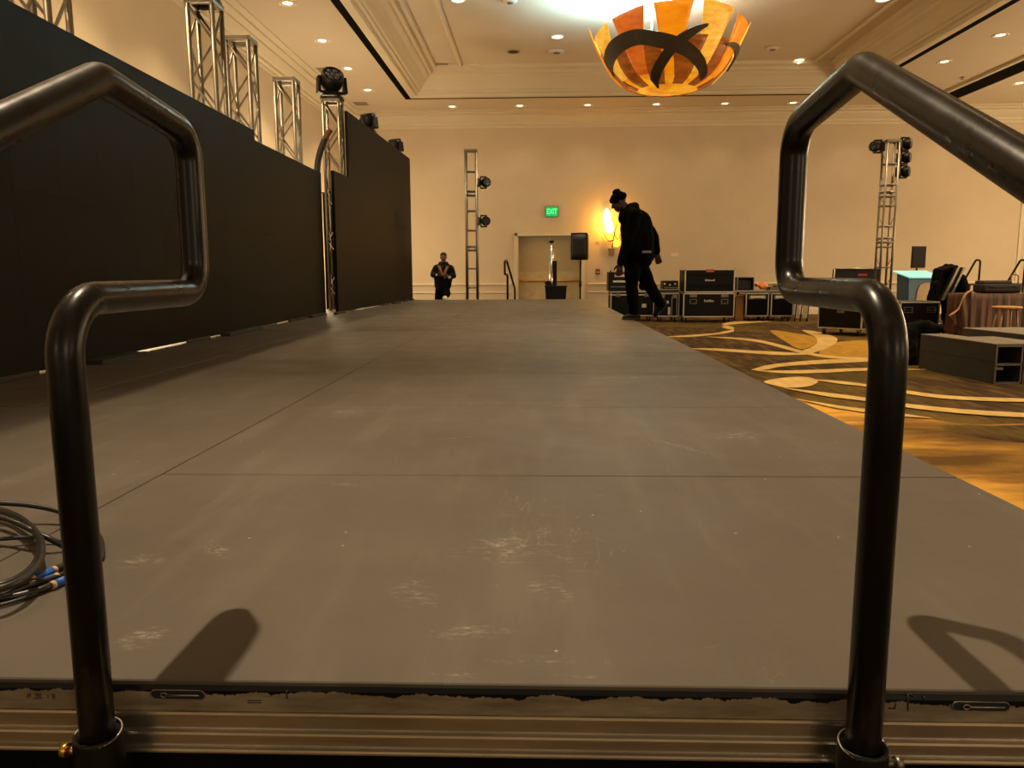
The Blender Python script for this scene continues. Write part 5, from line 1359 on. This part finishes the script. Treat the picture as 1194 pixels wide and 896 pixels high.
# flared corner: cloth pulled out to one side
q = [aty(1131, 339, Y), aty(1126, 340.5, Y), aty(1121, 346, Y), aty(1117, 356, Y), aty(1113, 362, Y), aty(1104, 368, Y)]
o = V(t.location); up = spline([w - o for w in q], 5); lo0, lo1 = V((-hw - .02, -.43, .05)), aty(1104, 370, Y) - o
def flare(u, v):
    i = u * (len(up) - 1); a = up[min(int(i), len(up) - 2)].lerp(up[min(int(i) + 1, len(up) - 1)], i - min(int(i), len(up) - 2))
    b = V((-hw - .02, -.43, .03)).lerp(lo1, u ** 1.3)
    b.z = min(b.z, a.z - .02); c = a.lerp(b, v); c.y = -.43 + .05 * math.sin(u * 9 + v * 2) - .04; return c
MB().grid(flare, 30, 10).build('flared_corner', M_brown, t, solid=.012)
MB().tube([w + V((0, -.47 - w.y - .02, 0)) for w in up], .017, 8).build('hem', mat('tan_hem', (196, 146, 96), 0.6), t)
# duffel bag on the table
a, b = aty(1137, 343, Y + .35), aty(1189, 343, Y + .35)
t = thing('duffel_bag', 'dark brown-black duffel bag lying on the skirted table', 'bag', ((a.x + b.x) / 2, Y + .38, zt + .010)); hw2 = (b.x - a.x) / 2 - .05
bm_ = MB(); bm_.box((0, 0, .10), (2 * hw2, .40, .19))
bag = bm_.build('bag_body', mat('bag_cloth', (20, 14, 11), 0.7, 0, 0.25, 9, 0.2, 120), t, bevel=.06, seg=5)
MB().box((-.08, .0, .215), (hw2 * 1.45, .34, .07)).build('top_flap', mat('bag_flap', (44, 29, 22), 0.6, 0, 0.2, 8), t, bevel=.03, seg=4)
MB().tube(fillet([(hw2 - .16, -.06, .18), (hw2 - .16, -.06, .36), (hw2 - .02, -.06, .36), (hw2 - .02, -.06, .16)], .05, 6), .012, 8).build('carry_handle', mat('handle_tan', (120, 96, 70), 0.6), t)
MB().tube(spline([(-hw2 + .1, -.21, .15), (-.1, -.215, .12), (.2, -.215, .14), (hw2 - .1, -.21, .10)], 6), .008, 6).build('piping', M_rubber, t)
# wooden stool at the picture edge
Y = 14.1
a = aty(1166, 359, Y); zt = aty(1166, 358, Y).z
t = thing('wooden_stool', 'tan wooden stool with slim legs in front of the skirted table', 'stool', (a.x + .24, Y + .2, 0)); m = mat('tan_wood', (166, 122, 70), 0.45, 0, 0.2, 6, stretch=(1, 8, 8))
MB().lathe([(0, zt - .055), (.20, zt - .055), (.235, zt - .04), (.245, zt - .02), (.235, zt), (.20, zt + .004), (0, zt + .004)], 28).build('seat', m, t)
for a_ in (35, 145, 215, 325): MB().tube([(.15 * math.cos(R(a_)), .15 * math.sin(R(a_)), zt - .05), (.225 * math.cos(R(a_)), .225 * math.sin(R(a_)), 0.0)], [.016, .013], 8).build('leg', M_alud if a_ == 325 else m, t)
MB().tube([V((.205 * math.cos(2 * PI * i / 20), .205 * math.sin(2 * PI * i / 20), .22)) for i in range(20)], .010, 8, True).build('foot_ring', M_alud, t)
# hollow grey step boxes
M_step = mat('step_grey', (54, 51, 45), 0.75, 0, 0.1, 5, 0.1, 150); M_steptop = mat('step_top', (112, 104, 90), 0.8, 0, 0.08, 8)
def step_box(label, near_left, dirv, L, wd, hh, cells, group):
    d = V((*dirv, 0)).normalized(); rz = math.atan2(d.x, -d.y)   # local +y runs from the near end to the far end
    t = thing('step_box', label, 'step unit', (near_left[0], near_left[1], 0), rz, group)
    # local: x to the right seen from the camera, y away from the near end
    th = .014
    s = MB()
    s.box((th / 2, L / 2, hh / 2), (th, L, hh)); s.box((wd - th / 2, L / 2, hh / 2), (th, L, hh)); s.build('side_panel', M_step, t)
    MB().box((wd / 2, L / 2, hh + .006), (wd + .006, L + .006, .014)).build('tread_top', M_steptop, t, bevel=.003)
    MB().box((wd / 2, L / 2, th / 2), (wd - 2 * th, L - .004, th)).build('bottom_panel', M_step, t)
    MB().box((wd / 2, L / 2, hh * .50), (wd - 2 * th, L - .004, th)).build('shelf', M_step, t)
    MB().box((wd / 2, L - .02, hh * .5), (wd - 2 * th, th, hh - 2 * th)).build('back_panel', M_dark, t)
    e = MB()
    for z in (.012, hh * .5, hh - .012): e.box((wd / 2, -.002, z), (wd, .012, .026))
    for x in (.010, wd - .010): e.box((x, -.002, hh / 2), (.020, .012, hh))
    e.build('front_frame', M_alud, t)
    MB().box((-.002, L / 2, hh * .56), (.004, L, .006)).build('seam', M_dark, t)
    MB().box((.05, -.009, hh * .40), (.09, .012, .028)).build('label_plate', M_grey, t)
    return t
n1_ = atz(1158, 448.3, 0); f1 = atz(1071, 430, 0); d1 = V((n1_.x - f1.x, n1_.y - f1.y))
SB = 'hollow grey step boxes on the carpet'
step_box('hollow grey step box with open compartments, beside the crumpled black cloth', (n1_.x, n1_.y), (d1.x, d1.y), d1.length, .33, .462, 2, SB)
pr = V((d1.y, -d1.x)).normalized() * -1
if pr.x < 0: pr = -pr
step_box('hollow grey step box at the picture edge, touching the one by the black cloth', (n1_.x + pr.x * .345, n1_.y + pr.y * .345), (d1.x, d1.y), 1.0, .33, .462, 2, SB)
f2 = aty(1122.5, 383.5, 11.8); dn = d1.normalized()
step_box('hollow grey step box farther back, in front of the skirted table', (f2.x + dn.x * 2.0, f2.y + dn.y * 2.0), (d1.x, d1.y), 2.0, .9, .462, 2, SB)
# crumpled black cloth
def heap():
    g = atz(1064, 428, 0); Yh = 11.1
    o = V((aty(1066, 400, Yh).x, Yh, 0))
    t = thing('crumpled_cloth', 'crumpled black cloth heaped against the nearest step box', 'cloth', o)
    b = MB(); rr = random.Random(11)
    def q(x, y, yy=0.0): w = aty(x, y, Yh + yy); return w - o
    for A, B, r0, r1 in (((1058, 386), (1080, 380), .07, .075), ((1080, 380), (1096, 383), .07, .06), ((1096, 383), (1100, 388), .05, .03), ((1056, 392), (1056, 415), .10, .13), ((1060, 400), (1063, 425), .10, .11), ((1056, 418), (1064, 430), .10, .06), ((1064, 388), (1060, 405), .08, .10), ((1070, 386), (1090, 387), .06, .05)):
        for yo in (0.0, .14): capsule(b, q(*A, .0) + V((0, yo, 0)), q(*B, .0) + V((0, yo, 0)), r0, r1)
    capsule(b, V((-.05, .05, .05)), V((.02, .2, .06)), .10, .10)
    for yo in (.2, .34): capsule(b, V((0.02, yo, .10)), q(1075, 384) + V((0, yo, -.05)), .12, .12); capsule(b, q(1062, 388) + V((0, yo, -.1)), q(1092, 385) + V((0, yo, -.06)), .12, .10); capsule(b, V((.30, yo + .12, .08)), q(1094, 386) + V((0, yo, -.08)), .10, .08)
    for v in range(len(b.v)):
        b.v[v] = (b.v[v][0], b.v[v][1], max(.006, b.v[v][2]))
    grow(b, 'cloth', M_cloth, t, .012, 3, .024, 8)
heap()

# ------------------------------------------------------------------ cables on the stage
def cables():
    z = ST + .002
    M_cab = mat('cable_jacket', (24, 22, 20), 0.38, 0, 0.15, 30)
    M_blue = mat('blue_tape', (36, 96, 190), 0.5, 0, 0.15, 40); M_tan = mat('tan_tape', (176, 146, 122), 0.6)
    def cable(label, px_, r, tape=None, seed=0):
        pts = [atz(x, y, z + r + dz) for x, y, dz in px_]
        o = V((pts[0].x, pts[0].y, ST)); t = thing('stage_cable', label, 'cable', o, 0, 'cables coiled on the stage')
        s = spline([p - o for p in pts], 10)
        MB().tube(s, r, 10).build('cable_jacket', M_cab, t)
        if tape:
            a, b = atz(*tape[0], z + r), atz(*tape[1], z + r); a -= o; b -= o; a.z = b.z = r + .002 + tape[2]
            MB().tube([a, b], r * 1.14, 12).build('blue_tape', M_blue, t)
            d = (b - a).normalized()
            for e, f in ((a, -1), (b, 1)): MB().tube([e + d * f * .001, e + d * f * .010], r * 1.18, 12).build('tan_tape', M_tan, t)
    def ring(cx, cy, ax, ay, n, ph, dz0, dz1, wob):
        rr = random.Random(int(ph * 10)); out = []
        for i in range(n):
            a = ph + i * 2 * PI / 10; k = 1 + wob * math.sin(a * .5 + ph)
            out.append((cx + ax * k * math.cos(a), cy + ay * k * math.sin(a), dz0 + (dz1 - dz0) * i / n))
        return out
    cable('heavy black cable coiled in wide loops on the stage, no tape on its end', ring(-28, 640, 76, 48, 24, .3, .012, .045, .05), .0072)
    cable('black cable whose loop reaches behind the near handrail post', [(-90, 600, .03), (-30, 588, .05), (30, 589, .04), (78, 600, .02), (112, 622, .0), (119, 642, .0), (112, 652, .0), (80, 640, .0), (50, 625, .03), (0, 604, .055), (-60, 604, .05)], .0064)
    cable('thin black cable running flat across the coil to the handrail post', [(-80, 632, .01), (-20, 630, .012), (40, 627, .01), (78, 632, .0), (100, 630, .0)], .0046)
    cable('black cable with blue and tan tape, highest of three taped ends', [(-60, 706, .0), (-10, 696, .0), (34, 678, .0), (60, 666, .0), (82, 656, .0), (105, 640, .0)], .0072, ((40, 675), (60, 666.5), 0))
    cable('black cable with blue and tan tape, middle of three taped ends', [(-60, 722, .0), (0, 696, .004), (33, 684, .002), (66, 673, .0), (86, 664, .0), (106, 655, .0)], .0066, ((42, 681), (62, 674), 0))
    cable('black cable with blue and tan tape, lowest of three taped ends', [(-70, 700, .0), (0, 698, .0), (40, 690, .0), (62, 682, .0), (84, 672, .0), (108, 664, .0)], .0072, ((64, 681.5), (82, 673.5), 0))
    cable('thin black cord lying nearest the stage rim, below the taped ends', [(-50, 718, .0), (0, 706, .0), (30, 697, .0), (60, 684, .0), (88, 670, .0)], .0038)
cables()
bpy.data.scenes.remove(TMP)
